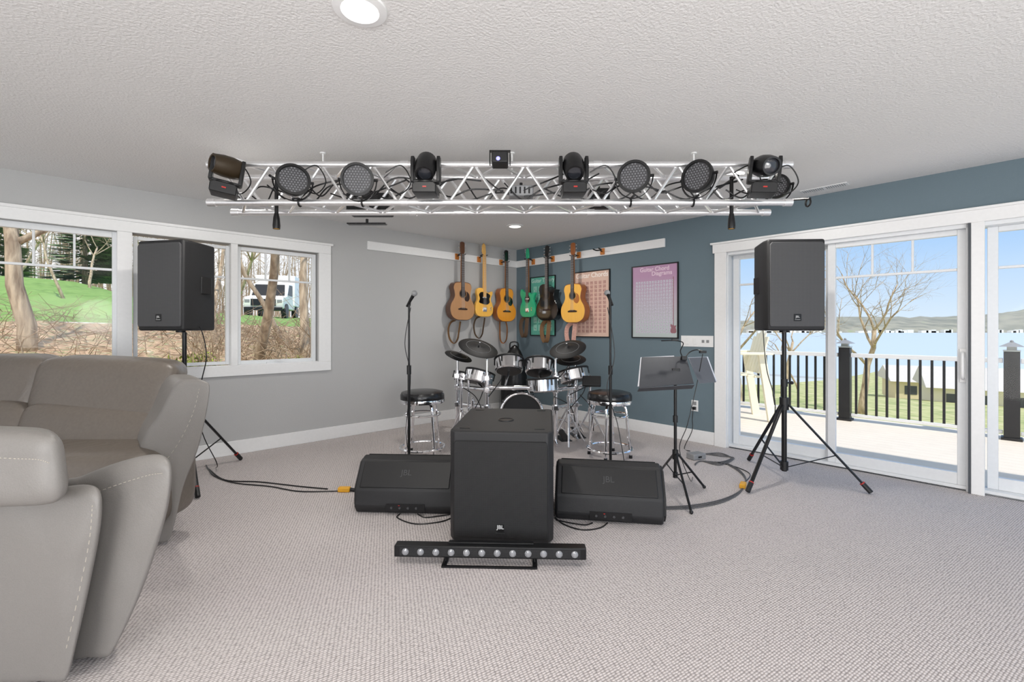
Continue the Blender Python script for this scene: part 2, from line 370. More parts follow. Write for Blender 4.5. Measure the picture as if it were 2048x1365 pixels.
def rearbox(x,y,z,w,h,d,mt,name,lab,rz=0):
    e=thing(name,lab,'stage light',T(x,y,z,rz)); b=B(); b.box((-w/2,-d/2,-h/2),(w/2,d/2,h/2)); part(b,'housing',mt,e,bevel=min(.01,h*.3))
    for i in range(5): b=B(); b.box((-w/2+.01+i*w/5.5,-d/2-.003,-h*.3),(-w/2+.02+i*w/5.5,-d/2+.001,h*.3)); part(b,'vent_slot',mMet,e)
    b=B(); b.cyl((0,0,h/2-.005),(0,0,h/2+.03),.01); part(b,'clamp',mMet,e)
rearbox(-1.02,3.32,2.12,.30,.14,.16,mBlk,'laser_projector','black box-shaped laser effect light')
rearbox(.06,3.05,2.13,.16,.07,.12,mGrey,'splitter_box','grey metal signal splitter box on truss')
rearbox(-1.05,3.34,1.99,.28,.010,.05,mMet,'flat_panel_light','thin black flat panel light under truss')
rearbox(.62,3.3,2.15,.14,.14,.14,mBlk,'laser_projector','black box-shaped effect light')
par(1556,374,-.9,0,'par lights',Y=3.25,r=.085)
def pin(px):
    Y=3.0; x=WX(px,Y); e=thing('pin_spot','small black cylindrical pin spotlight hanging from truss','stage light',T(x,Y,0),'pin spotlights')
    b=B(); b.cyl((0,0,1.97),(0,0,2.22),.012); b.cyl((0,-.085,2.2),(0,.17,2.2),.008); part(b,'stem',mMet,e)
    b=B(); b.lathe([(0,1.885),(.018,1.885),(.022,1.88),(.024,1.9),(.02,1.95),(.014,1.98),(0,1.98)],20); part(b,'lamp_housing',mMet,e)
    b=B(); b.lathe([(0,1.882),(.018,1.882),(.018,1.886),(0,1.886)],20); part(b,'lens',mYel,e)
pin(553); pin(1463)
def cable(pts,r=.004,mt=mMet,lab='thin black cable',n=8,name='cable',g=None):
    b=B(); b.tube(cat(pts,n),r,6); o=part(b,name,mt); tag(o,lab,'cable',g); return o
rr=random.Random(3)
for i in range(26):
    x=TX0+.03+i*.13; L=.3+rr.random()*.3; y=Y0+.04+rr.random()*.15
    L=min(L,TX1-x)
    cable([(x,y,2.08+rr.random()*.15),(x+L*.3,y,2.06+rr.random()*.05),(x+L*.6,y-.02,2.1+rr.random()*.1),(x+L,y,2.12+rr.random()*.12)],.005,lab='black power cable looped along the truss',g='truss cables')
for px in (450,600,1470,1545,770,1180):
    x=WX(px,2.85); 
    cable([(x,2.86,2.2),(x+.1,2.85,2.24),(x+.16,2.85,2.14),(x+.1,2.86,2.07),(x+.02,2.88,2.1)],.004,lab='black power cable looped along the truss',g='truss cables')
# ---------------------------------------------------------------- subwoofer
sb=thing('subwoofer','large black floor subwoofer with perforated front grille','speaker',T(-.035,3.0,0,math.radians(-4.5)))
w,d=.30,.385
pl=[(-w+.03,-d),(w-.03,-d),(w,-d+.05),(w,d-.02),(w-.02,d),(-w+.02,d),(-w,d-.02),(-w,-d+.05)]
b=B(); b.prism([(x,-y) for x,y in pl],.015,.645,m=RX90)
part(b,'cabinet',mBlk2,sb,bevel=.012,bseg=3)
b=B(); b.prism([(-.262,.04),(.262,.04),(.268,.06),(.268,.575),(.255,.592),(-.255,.592),(-.268,.575),(-.268,.06)],-d-.008,-d+.004); part(b,'grille',mGrille,sb,bevel=.004)
b=B(); b.lathe([(0,.647),(.04,.647),(.045,.651),(.05,.651),(.052,.644),(0,.644)],32,m=Matrix.Translation((-.0,-.05,0))); part(b,'pole_socket',mMet,sb)
for sx in (-1,1):
    for sy in (-1,1):
        b=B(); b.box((sx*.22-.03,sy*.3-.012,.643),(sx*.22+.03,sy*.3+.012,.649)); part(b,'corner_recess',mMet,sb,bevel=.003)
        b=B(); b.cyl((sx*.24,sy*.32,0),(sx*.24,sy*.32,.02),.022); part(b,'foot',mBlk,sb)
for sx in (-1,1):
    b=B(); b.box((sx*.3-.004,-.08,.36),(sx*.3+.004,.08,.44)); part(b,'side_handle',mBlk,sb,bevel=.003)
b=B(); b.box((-.02,-d-.0095,.078),(.02,-d-.0075,.123)); part(b,'badge',mMet,sb)
txt('JBL',.030,T(0,-d-.0100,.106)@RX90,mText,sb,off=.0006)
txt('PROFESSIONAL',.008,T(0,-d-.0100,.073)@RX90,mTextD,sb)
# light bar
lb=thing('led_light_bar','long black LED wash bar with twelve lenses on feet','stage light',T(WX(980,2.42),2.42,0,math.radians(-2)))
b=B(); b.box((-.5,-.03,.037),(.5,.03,.097)); part(b,'housing',mMet,lb,bevel=.005)
b=B(); b.box((-.47,-.0315,.045),(.47,-.0295,.09)); part(b,'front_panel',mGrille,lb)
for i in range(12):
    b=B(); b.lathe([(0,.012),(.011,.009),(.015,.004),(.017,.004),(.018,0),(0,0)],20,m=T(-.44+i*.08,-.031,.067)@RX90); part(b,'lens',mLens,lb)
for sx in (-1,1):
    b=B(); b.tube([(sx*.23,.0,.036),(sx*.235,-.0,.006),(sx*.235,-.055,.006)],.005,6); b.box((sx*.235-.012,-.06,0),(sx*.235+.012,.06,.008)); part(b,'foot_bracket',mMet,lb,bevel=.001)
b=B(); b.box((-.235,-.06,0),(.235,-.048,.010)); part(b,'cross_foot',mMet,lb)
b=B(); b.box((-.22,.0,.097),(.23,.03,.105)); part(b,'top_bracket',mMet,lb,bevel=.002)
# ---------------------------------------------------------------- wedge monitors
def wedge(x,y,rz,lab):
    e=thing('stage_monitor',lab,'speaker',T(x,y,0,rz),'stage wedge monitors')
    prof=[(-.15,.0),(-.185,.05),(-.18,.165),(-.06,.33),(.02,.345),(.24,.06),(.22,.0)]
    RM=Matrix.Rotation(math.pi/2,4,'Z')
    b=B(); b.prism([(p[0],p[1]) for p in prof],-.335,.335,m=RM); part(b,'cabinet',mBlk2,e,bevel=.014,bseg=3)
    for s in (-1,1):
        b=B(); b.prism([(p[0]*.9+.003,p[1]*.9+.016) for p in prof],s*.338-.012,s*.338+.004,m=RM); part(b,'end_cap',mBlk,e,bevel=.004)
    ang=math.atan2(.33-.165,.12)
    pm=T(0,-.12,.2475)@Matrix.Rotation(ang,4,'X')
    b=B(); b.box((-.30,-.09,-.003),(.30,.09,.006),m=pm); part(b,'rear_panel',mBlk,e,bevel=.006)
    txt('JBL',.055,pm@Matrix.Translation((0,.01,.0068)),mTextD,e)
    b=B(); b.box((-.12,-.189,.025),(.14,-.182,.075)); part(b,'input_panel',mMet,e)
    for i in range(4):
        b=B(); b.lathe([(0,.006),(.007,.006),(.009,0),(0,0)],14,m=T(-.08+i*.055,-.189,.05)@RX90); part(b,'jack',mTextD,e)
    b=B(); b.box((-.035,-.1925,.064),(-.025,-.188,.068)); part(b,'indicator',mRedP,e)
    a2=math.atan2(.285,-.22)
    gm=T(0,.133,.207)@Matrix.Rotation(a2-math.pi,4,'X')
    b=B(); b.box((-.31,-.17,-.002),(.31,.17,.006),m=gm); part(b,'grille',mGrille,e,bevel=.003)
wedge(WX(824,3.2)-.01,3.22,math.radians(-3),'black wedge floor monitor beside the subwoofer, cable at rear')
wedge(WX(1213,3.12),3.08,math.radians(-9),'black wedge floor monitor angled beside the subwoofer')
# ---------------------------------------------------------------- PA speakers on tripods
def pa(x,y,rz,feet,lab,polelab,gr,bx=0):
    e=thing('pa_speaker',lab,'speaker',T(x+bx,y,1.215,rz),'stand-mounted speakers')
    hw,hd=.218,.18
    pl=[(-hw,-hd),(hw,-hd),(hw,-hd+.09),(hw-.06,hd),(-hw+.06,hd),(-hw,-hd+.09)]
    b=B(); b.prism([(a,-c) for a,c in pl],0,.715,m=RX90); part(b,'cabinet',mBlk2,e,bevel=.018,bseg=3)
    b=B(); b.prism([(-.2,.03),(.2,.03),(.207,.05),(.207,.67),(.19,.69),(-.19,.69),(-.207,.67),(-.207,.05)],-hd-.012,-hd+.004); part(b,'grille',gr,e,bevel=.006)
    b=B(); b.box((-.028,-hd-.0145,.075),(.028,-hd-.011,.13)); part(b,'badge',mMet,e,bevel=.001)
    txt('JBL',.024,T(0,-hd-.015,.108)@RX90,mText,e); txt('PROFESSIONAL',.006,T(0,-hd-.015,.086)@RX90,mText,e)
    for s in (-1,1):
        b=B(); b.box((s*.19-.01,.0,.30),(s*.19+.014,.1,.44)); part(b,'side_handle',mBlk,e,bevel=.006)
    b=B(); b.cyl((0,0,-.015),(0,0,.01),.035); part(b,'pole_socket',mBlk,e)
    t=thing('speaker_stand',polelab,'stand',T(x,y,0),'speaker tripod stands')
    b=B(); b.cyl((0,0,.07),(0,0,.78),.0195); b.cyl((0,0,.78),(0,0,1.20),.0165); part(b,'pole',mMet,t)
    b=B(); b.cyl((0,0,.57),(0,0,.67),.034); part(b,'hub_collar',mBlk,t)
    b=B(); b.cyl((0,0,.76),(0,0,.82),.026); b.cyl((0,0,.79),(.05,-.01,.79),.007,seg=8); b.ball((.055,-.012,.79),.014); part(b,'height_clamp',mBlk,t)
    b=B(); b.cyl((0,0,.08),(0,0,.15),.03); part(b,'lower_collar',mBlk,t)
    for f in feet:
        f=V((f[0]-x,f[1]-y,0)); dr=f.normalized()
        top=dr*.035+V((0,0,.61)); bot=f+V((0,0,.018))
        b=B(); b.tube([top,bot],.0115,8,flat=(.016,.009),side=dr.cross(V((0,0,1)))); part(b,'leg',mMet,t)
        mid=top.lerp(bot,.6)
        b=B(); b.tube([dr*.03+V((0,0,.11)),mid],.006,8,flat=(.009,.004),side=dr.cross(V((0,0,1)))); part(b,'brace',mMet,t)
        b=B(); q=(bot-top).normalized(); b.tube([bot-q*.07,bot+q*.004],.018,10); part(b,'rubber_foot',mBlk,t)
        b=B(); b.tube([bot-q*.078,bot-q*.07],.0183,10); part(b,'red_band',mRedP,t)
pa(2.22,3.76,math.radians(-3),[(2.66,3.42),(1.76,3.44),(2.2,4.28)],'black portable speaker mounted on tripod stand near glass door','black metal tripod speaker stand near glass door',mGrille2)
pa(-2.70,3.80,math.radians(-12),[(-2.27,3.33),(-2.53,4.30),(-3.2,3.72)],'black portable speaker mounted on tripod stand before windows','black metal tripod speaker stand behind the sofa',mGrille2,-.03)
# ---------------------------------------------------------------- stools
def stool_build():
    e=thing('bar_stool','round black vinyl bar stool with chrome legs','stool',T(WX(845,4.5),4.5,0),'chrome bar stools')
    b=B(); b.lathe([(0,.52),(.19,.52),(.205,.53),(.212,.55),(.212,.59),(.2,.615),(.15,.628),(0,.635)],40); part(b,'seat',mSeatV,e)
    b=B(); b.lathe([(.205,.515),(.214,.515),(.216,.535),(.214,.55),(.205,.55)],40); part(b,'seat_band',mChrome,e)
    for k in range(4):
        a=math.pi/4+k*math.pi/2; c,s_=math.cos(a),math.sin(a)
        b=B(); b.tube(cat([(c*.05,s_*.05,.505),(c*.12,s_*.12,.5),(c*.155,s_*.155,.46),(c*.17,s_*.17,.3),(c*.2,s_*.2,.02)]),.0135,10); part(b,'leg',mChrome,e)
        b=B(); b.cyl((c*.2,s_*.2,0),(c*.199,s_*.199,.03),.016); part(b,'foot_cap',mBlk,e)
    b=B(); b.ring((0,0,.4),.172,.010); part(b,'upper_ring',mChrome,e)
    b=B(); b.ring((0,0,.08),.21,.013); part(b,'foot_ring',mChrome,e)
    return e
st=stool_build(); s2=dup(st,T(WX(1219,4.45),4.45,0,.4))
# ---------------------------------------------------------------- mic stands
def micstand(px,Y,top,rz):
    e=thing('microphone_stand','black straight microphone stand with round base','microphone stand',T(WX(px,Y),Y,0,rz),'microphone stands')
    b=B(); b.lathe([(0,0),(.125,0),(.128,.008),(.12,.018),(.03,.03),(0,.03)],40); part(b,'base',mMet,e)
    b=B(); b.cyl((0,0,.02),(0,0,.85),.0125); b.cyl((0,0,.85),(0,0,top-.05),.009); part(b,'pole',mMet,e)
    b=B(); b.cyl((0,0,.82),(0,0,.9),.02); part(b,'clutch',mBlk,e)
    b=B(); b.tube([(0,0,top-.055),(.005,0,top-.02),(.02,-.01,top+.01)],.013,10); part(b,'mic_clip',mBlk,e)
    d_=V((.5,-.25,.75)).normalized(); p0=V((-.02,0,top-.06))
    mm=thing('microphone','handheld vocal microphone with silver mesh head','microphone',T(WX(px,Y),Y,0,rz),'microphones')
    b=B(); b.tube([p0,p0+d_*.12],[.010,.016],14); part(b,'body',mMet,mm)
    b=B(); b.ball(p0+d_*.145,.027); part(b,'mesh_head',mGrey,mm)
micstand(818,4.15,1.49,0); micstand(1221,4.12,1.50,2.4)
cable([(WX(818,4.15)+.02,4.13,1.42),(WX(818,4.15)-.03,4.12,1.1),(WX(818,4.15)+.02,4.12,.8),(WX(818,4.15)-.02,4.12,.3),(WX(818,4.15)+.03,4.1,.04)],.0035,lab='black microphone cable hanging down its stand')
cable([(WX(1221,4.12)-.03,4.10,1.42),(WX(1221,4.12)+.03,4.09,1.0),(WX(1221,4.12)-.04,4.08,.7),(WX(1221,4.12)+.05,4.08,.4),(WX(1221,4.12)+.1,4.0,.04)],.0035,lab='black microphone cable hanging down its stand')
# ---------------------------------------------------------------- music stand
mx_,my_=1.24,3.5
e=thing('music_stand','black folding music stand holding sheet music','music stand',T(mx_,my_,0))
b=B(); b.cyl((0,0,.1),(0,0,.88),.0115); part(b,'pole',mMet,e)
for za,zb_,r_ in ((.24,.31,.022),(.52,.57,.018),(.1,.14,.018)):
    b=B(); b.cyl((0,0,za),(0,0,zb_),r_); part(b,'collar',mBlk,e)
for f in ((1.27,3.95),(1.48,3.55),(1.19,3.06)):
    f=V((f[0]-mx_,f[1]-my_,.012)); dr=V((f[0],f[1],0)).normalized()
    b=B(); b.tube([dr*.02+V((0,0,.28)),f],.009,8); b.tube([dr*.02+V((0,0,.12)),(dr*.02+V((0,0,.28))).lerp(f,.55)],.005,6); part(b,'leg',mMet,e)
    b=B(); b.ball(f,.013); part(b,'rubber_foot',mBlk,e)
mDesk=M('stand_desk',S(66,68,73),.35,metal=.3)
mDesk2=M('stand_desk_wing',S(112,116,124),.3,metal=.4)
dm=T(-.07,-.02,.91,math.radians(3))@Matrix.Rotation(math.radians(-38),4,'X')@Matrix.Rotation(math.radians(-3),4,'Y')
# the desk polygons are drawn in x,z and tilt back toward the players
b=B(); b.prism([(-.25,-.13),(.17,-.12),(.19,.125),(-.16,.135)],-.003,.003,m=dm); b.box((-.25,.0,-.135),(.17,.05,-.128),m=dm); part(b,'desk',mDesk,e,bevel=.002)
dm2=T(.12,-.02,.91,math.radians(28))@Matrix.Rotation(math.radians(-38),4,'X')
b=B(); b.prism([(0,-.11),(.18,-.11),(.25,.12),(.04,.12)],-.003,.003,m=dm2); part(b,'desk_wing',mDesk2,e,bevel=.002)
b=B(); b.box((-.03,-.02,-.04),(.03,.03,.04),m=T(-.0,0,.89)); part(b,'bracket',mBlk,e,bevel=.004)
sh=thing('sheet_music','white loose sheet music pages resting on stand','sheet music',T(mx_,my_,0))
mPaper=M('paper',S(205,205,210),.8); mPaperG=M('printed_paper',S(190,195,206),.7,scale=120,var=.12)
b=B(); b.prism([(-.256,-.115),(.1,-.115),(.1,.14),(-.167,.14)],.005,.009,m=dm); part(b,'page',mPaper,sh)
b=B(); b.prism([(.02,-.1),(.205,-.1),(.275,.127),(.05,.127)],.005,.008,m=dm2); part(b,'page',mPaperG,sh)
lt=thing('clip_lamp','small black gooseneck clip lamp on music stand','lamp',T(mx_,my_,0))
b=B(); b.tube(cat([(.07,.04,1.01),(.05,.03,1.06),(.06,.0,1.12),(.0,-.02,1.14),(-.12,-.04,1.14)]),.004,6); b.tube(cat([(.09,.04,1.01),(.12,.03,1.05),(.16,.0,1.07),(.2,-.02,1.06)]),.004,6); part(b,'gooseneck',mMet,lt)
for c_,s_ in (((-.01,-.02,1.145),(.05,.02,.015)),((.2,-.02,1.055),(.05,.025,.018))):
    b=B(); b.cb(c_,s_); part(b,'lamp_head',mBlk,lt,bevel=.003)
b=B(); b.cb((.08,.04,1.005),(.04,.03,.03)); part(b,'clip',mBlk,lt,bevel=.003)
cable([(mx_+.2,my_-.02,1.04),(mx_+.17,my_+.02,.8),(mx_+.1,my_+.02,.5),(mx_+.05,my_+.05,.3),(mx_+.15,my_+.1,.05),(mx_+.25,my_+.3,.008)],.003,lab='thin black lamp cable hanging from music stand')
# ---------------------------------------------------------------- drum kit
DY=5.1; k=DY/F
dk=thing('electronic_drum_kit','chrome electronic drum kit with black cymbal pads on rack','drum kit',T(0,DY,0))
def dx(px): return (px-1024)*k
def dz(py): return H-(py-658)*k
def bar(pts,r=.025,name='rack_tube',mt=mChrome):
    b=B(); b.tube([V(p) for p in pts],r,12); return part(b,name,mt,dk)
legs=[(-.62,.12),(-.27,-.12),(.47,-.12),(.72,.1)]
for (x,y) in legs:
    bar([(x,y,.03),(x,y,.76)]); bar([(x,y-.2,.02),(x,y+.2,.02)],.016,'rack_foot')
    for zz in (.38,.57,.7):
        b=B(); b.cyl((x,y,zz-.03),(x,y,zz+.03),.038); b.cb((x,y-.03,zz),(.05,.06,.05)); b.cyl((x,y-.03,zz),(x+.06,y-.07,zz),.008,seg=8); part(b,'clamp',mChrome,dk,bevel=.003)
bar([(-.62,.12,.57),(-.27,-.12,.57)]); bar(cat([(-.27,-.12,.6),(-.1,-.17,.6),(.3,-.17,.6),(.47,-.12,.6)])); bar([(.47,-.12,.57),(.72,.1,.57)]); bar([(-.62,.12,.38),(-.27,-.12,.38)]); bar([(.47,-.12,.38),(.72,.1,.38)]); bar([(.72,.1,.57),(.74,.6,.57)]); bar([(-.62,.12,.57),(-.66,.6,.57)])
bar([(-.66,.6,.03),(-.66,.6,.62)]); bar([(.74,.6,.03),(.74,.6,.62)])
for (x,y,h_) in ((-.48,.0,.78),(.86,-.02,.72),(.6,-.2,.55),(-.42,-.18,.5),(-.55,-.1,.68),(.66,.25,.9)):
    bar([(x,y,.12),(x,y,h_)],.014,'stand_tube')
    for a in (.4,2.5,4.6):
        bar([(x+.01*math.cos(a),y+.01*math.sin(a),.33),(x+.19*math.cos(a),y+.19*math.sin(a),.015)],.010,'stand_leg')
        bar([(x+.01*math.cos(a),y+.01*math.sin(a),.13),(x+.1*math.cos(a),y+.1*math.sin(a),.17)],.006,'stand_brace')
    for zz in (.33,h_-.06):
        b=B(); b.cyl((x,y,zz-.03),(x,y,zz+.03),.022); b.cyl((x,y,zz),(x+.05,y-.03,zz),.006,seg=8); part(b,'clamp',mChrome,dk)
mHead=M('drum_head',S(20,20,22),.7); mHeadL=M('mesh_head',S(110,112,116),.6)
def pad(x,y,z,r,tilt,roll=0,h=.11,anchor=None):
    m=T(x,y,z,0,tilt,roll)
    b=B(); b.lathe([(0,-h),(r*.9,-h),(r*.97,-h*.9),(r*.97,-.012),(0,-.012)],36,m=m); s_=part(b,'drum_shell',mChrome,dk)
    b=B(); b.lathe([(0,-.01),(r*.93,-.01),(r*.93,-.002),(0,0)],36,m=m); part(b,'drum_head',mHeadL,s_)
    b=B(); b.ring((0,0,0),r,.010,sub=8); b.bm.transform(m); part(b,'hoop',mBlk,s_)
    b=B(); b.lathe([(0,-h-.004),(r*.86,-h-.004),(r*.88,-h+.002),(0,-h+.004)],36,m=m); part(b,'shell_base',mBlk,s_)
    for q in range(6):
        a=q*math.pi/3; c,s2_=math.cos(a)*r,math.sin(a)*r; b=B(); b.cyl(m@V((c,s2_,-.07)),m@V((c,s2_,0)),.007,seg=8); part(b,'lug',mBlk,s_)
    if anchor:
        bar([m@V((0,0,-h)),anchor],.012,'mount_arm')
pad(dx(1018),.05,dz(720),.16,-.45,0,h=.14,anchor=(dx(1010),-.16,.6))
pad(dx(1079),.05,dz(724),.16,-.45,.05,h=.14,anchor=(dx(1085),-.16,.6))
pad(dx(960),.1,dz(746),.165,-.25,.25,h=.13,anchor=(-.3,-.1,.57))
pad(dx(1084),-.12,dz(756),.17,-.12,-.05,h=.14,anchor=(.47,-.12,.57))
pad(dx(1150),.2,dz(744),.175,-.25,-.2,h=.13,anchor=(.7,.1,.57))
pad(dx(926),.25,dz(752),.13,-.2,.2,h=.09,anchor=(-.62,.12,.57))
mCym=M('black_rubber_cymbal',S(12,12,14),.6)
def cym(px,py,r,tilt,roll,y,base):
    m=T(dx(px),y,dz(py),0,tilt,roll)
    b=B(); b.lathe([(0,.028),(.02,.027),(.035,.016),(r*.6,.006),(r*.96,-.006),(r,-.012),(r*.96,-.014),(.03,.006),(0,.01)],48,m=m); part(b,'cymbal_pad',mCym,dk)
    b=B(); b.ring((0,0,.0),r*.62,.0015,sub=4); b.bm.transform(m@Matrix.Translation((0,0,.007))); part(b,'cymbal_edge_line',mGrey,dk)
    b=B(); b.cyl(m@V((0,0,-.03)),m@V((0,0,.06)),.006,seg=8); b.ball(m@V((0,0,.06)),.01,seg=10); part(b,'wing_nut',mChrome,dk)
    q=m@V((0,0,-.03)); bar([q,V((base[0],base[1],base[2]+.2)),V(base)],.013,'boom_arm')
cym(957,695,.225,.38,.30,0,(-.27,-.12,.7)); cym(915,713,.16,.2,.35,.12,(-.62,.12,.7)); cym(1135,697,.205,.42,-.25,0,(.47,-.12,.7)); cym(1144,720,.17,.3,-.1,.1,(.72,.1,.7)); 
b=B(); b.box((-.1,-.02,-.06),(.1,.02,.06),m=T(dx(1180),-.1,.66,-.2,-.5)); part(b,'sound_module',mBlk,dk,bevel=.01)
b=B(); b.cyl((dx(1180),-.08,.66),(.74,.1,.57),.012); part(b,'module_mount',mChrome,dk)
for (a,c) in (((-.6,.05,.6),(-.3,-.15,.3)),((-.3,.0,.62),(-.5,-.1,.2)),((.45,-.15,.5),(.7,0,.2)),((.5,.0,.66),(.66,.1,.9)),((-.25,-.14,.5),(-.1,-.14,.75)),((.8,-.1,.62),(.6,-.15,.35)),((.75,0,.5),(.9,0,.1)),((.6,-.1,.5),(.85,-.1,.6))):
    p0,p1=V(a),V(c); bar(cat([p0,(p0+p1)/2+V((.05,-.06,.05)),p1]),.005,'drum_cable',mMet)
# kick drum
kd=thing('kick_drum','small chrome kick drum pad with black head','drum',T(dx(1043),DY+.02,0))
hm=Matrix.Translation((0,-.06,.30))@RX90
b=B(); b.lathe([(.0,-.2),(.22,-.2),(.23,-.18),(.23,.03),(.215,.035),(.215,.0),(0,.0)],44,m=hm); part(b,'shell',mChrome,kd)
b=B(); b.lathe([(0,.012),(.1,.012),(.212,.006),(.212,0),(0,0)],44,m=hm); part(b,'drum_head',mHead,kd)
b=B(); b.ring((0,0,0),.228,.015); b.bm.transform(hm@Matrix.Translation((0,0,.035))); part(b,'hoop',mChrome,kd)
for q in range(8):
    a=q*math.pi/4+.2; c,s2_=math.cos(a)*.24,math.sin(a)*.24; b=B(); b.cyl(hm@V((c,s2_,-.06)),hm@V((c,s2_,.05)),.008,seg=8); part(b,'lug',mChrome,kd)
for s in (-1,1):
    b=B(); b.cyl((s*.2,-.05,.2),(s*.32,-.16,.01),.009); b.ball((s*.32,-.16,.012),.012); part(b,'spur',mChrome,kd)
b=B(); b.cb((0,0,.035),(.14,.16,.07)); part(b,'base_block',mBlk,kd,bevel=.008)
def pedal(px,py,nm,lab):
    p=FL(px,py); e=thing(nm,lab,'pedal',T(p.x,p.y,0,.2))
    b=B(); b.box((-.06,-.14,0),(.06,.14,.008)); part(b,'base_plate',mMet,e)
    b=B(); b.box((-.04,-.13,-.004),(.04,.13,.006),m=T(0,0,.045)@Matrix.Rotation(.22,4,'X')); part(b,'footboard',mMet,e,bevel=.003)
    for s in (-1,1):
        b=B(); b.cyl((s*.055,.12,0),(s*.055,.12,.2),.008); part(b,'upright',mChrome,e)
    b=B(); b.cyl((-.06,.12,.19),(.06,.12,.19),.007); part(b,'axle',mChrome,e)
pedal(1126,878,'hi_hat_pedal','black and chrome hi-hat foot pedal on carpet'); pedal(1154,872,'kick_pedal','black and chrome kick pedal beside another pedal')
e=thing('gig_bag','black soft instrument bag leaning in the corner','bag',T(.03,6.6,0))
b=B(); b.lathe([(0,0),(.19,0),(.2,.3),(.19,.6),(.14,.85),(.06,.99),(0,1.02)],16,m=Matrix.Diagonal((1,.6,1,1)))
for v in b.bm.verts: v.co+=noise.noise_vector(v.co*5)*.03; v.co.z=max(0,v.co.z)
part(b,'bag_body',mSeatV,e,sub=1)
b=B(); b.tube(cat([(-.06,0,.93),(-.05,-.02,1.03),(.05,-.02,1.03),(.06,0,.93)]),.01); part(b,'handle',mBlk,e)
# ---------------------------------------------------------------- guitars
def gprof(kind):
    if kind=='ac': h=[(0,0),(.10,.006),(.175,.055),(.2,.14),(.186,.21),(.147,.27),(.127,.32),(.134,.38),(.146,.43),(.12,.485),(.04,.5)]
    elif kind=='small': h=[(0,0),(.09,.006),(.16,.05),(.185,.13),(.17,.195),(.13,.25),(.112,.30),(.12,.36),(.13,.41),(.105,.465),(.04,.48)]
    else: h=[(0,0),(.09,.004),(.145,.04),(.16,.11),(.145,.18),(.118,.23),(.12,.28),(.135,.33),(.12,.385),(.05,.40)]
    r=[(a,c) for a,c in h]; l=[(-a,c) for a,c in h[1:]]
    if kind=='cut': 
        h=[(0,0),(.10,.006),(.175,.055),(.2,.14),(.186,.21),(.147,.27),(.127,.32),(.134,.38),(.146,.43),(.12,.485),(.04,.5)]
        l=[(-a,c) for a,c in h[1:]]; r=h[:8]+[(.15,.415),(.12,.42),(.06,.43),(.035,.46)]
    if kind in('tele','strat'):
        r=h[:6]+[(.125,.28),(.15,.33),(.14,.36),(.10,.345),(.06,.335),(.035,.36)]
        if kind=='strat': l=l[:5]+[(-.125,.28),(-.15,.33),(-.155,.39),(-.13,.42),(-.08,.38),(-.035,.37)]
    poly=r+l[::-1]
    return [(p.x,p.z) for p in cat([(a,0,c) for a,c in poly],5,True)]
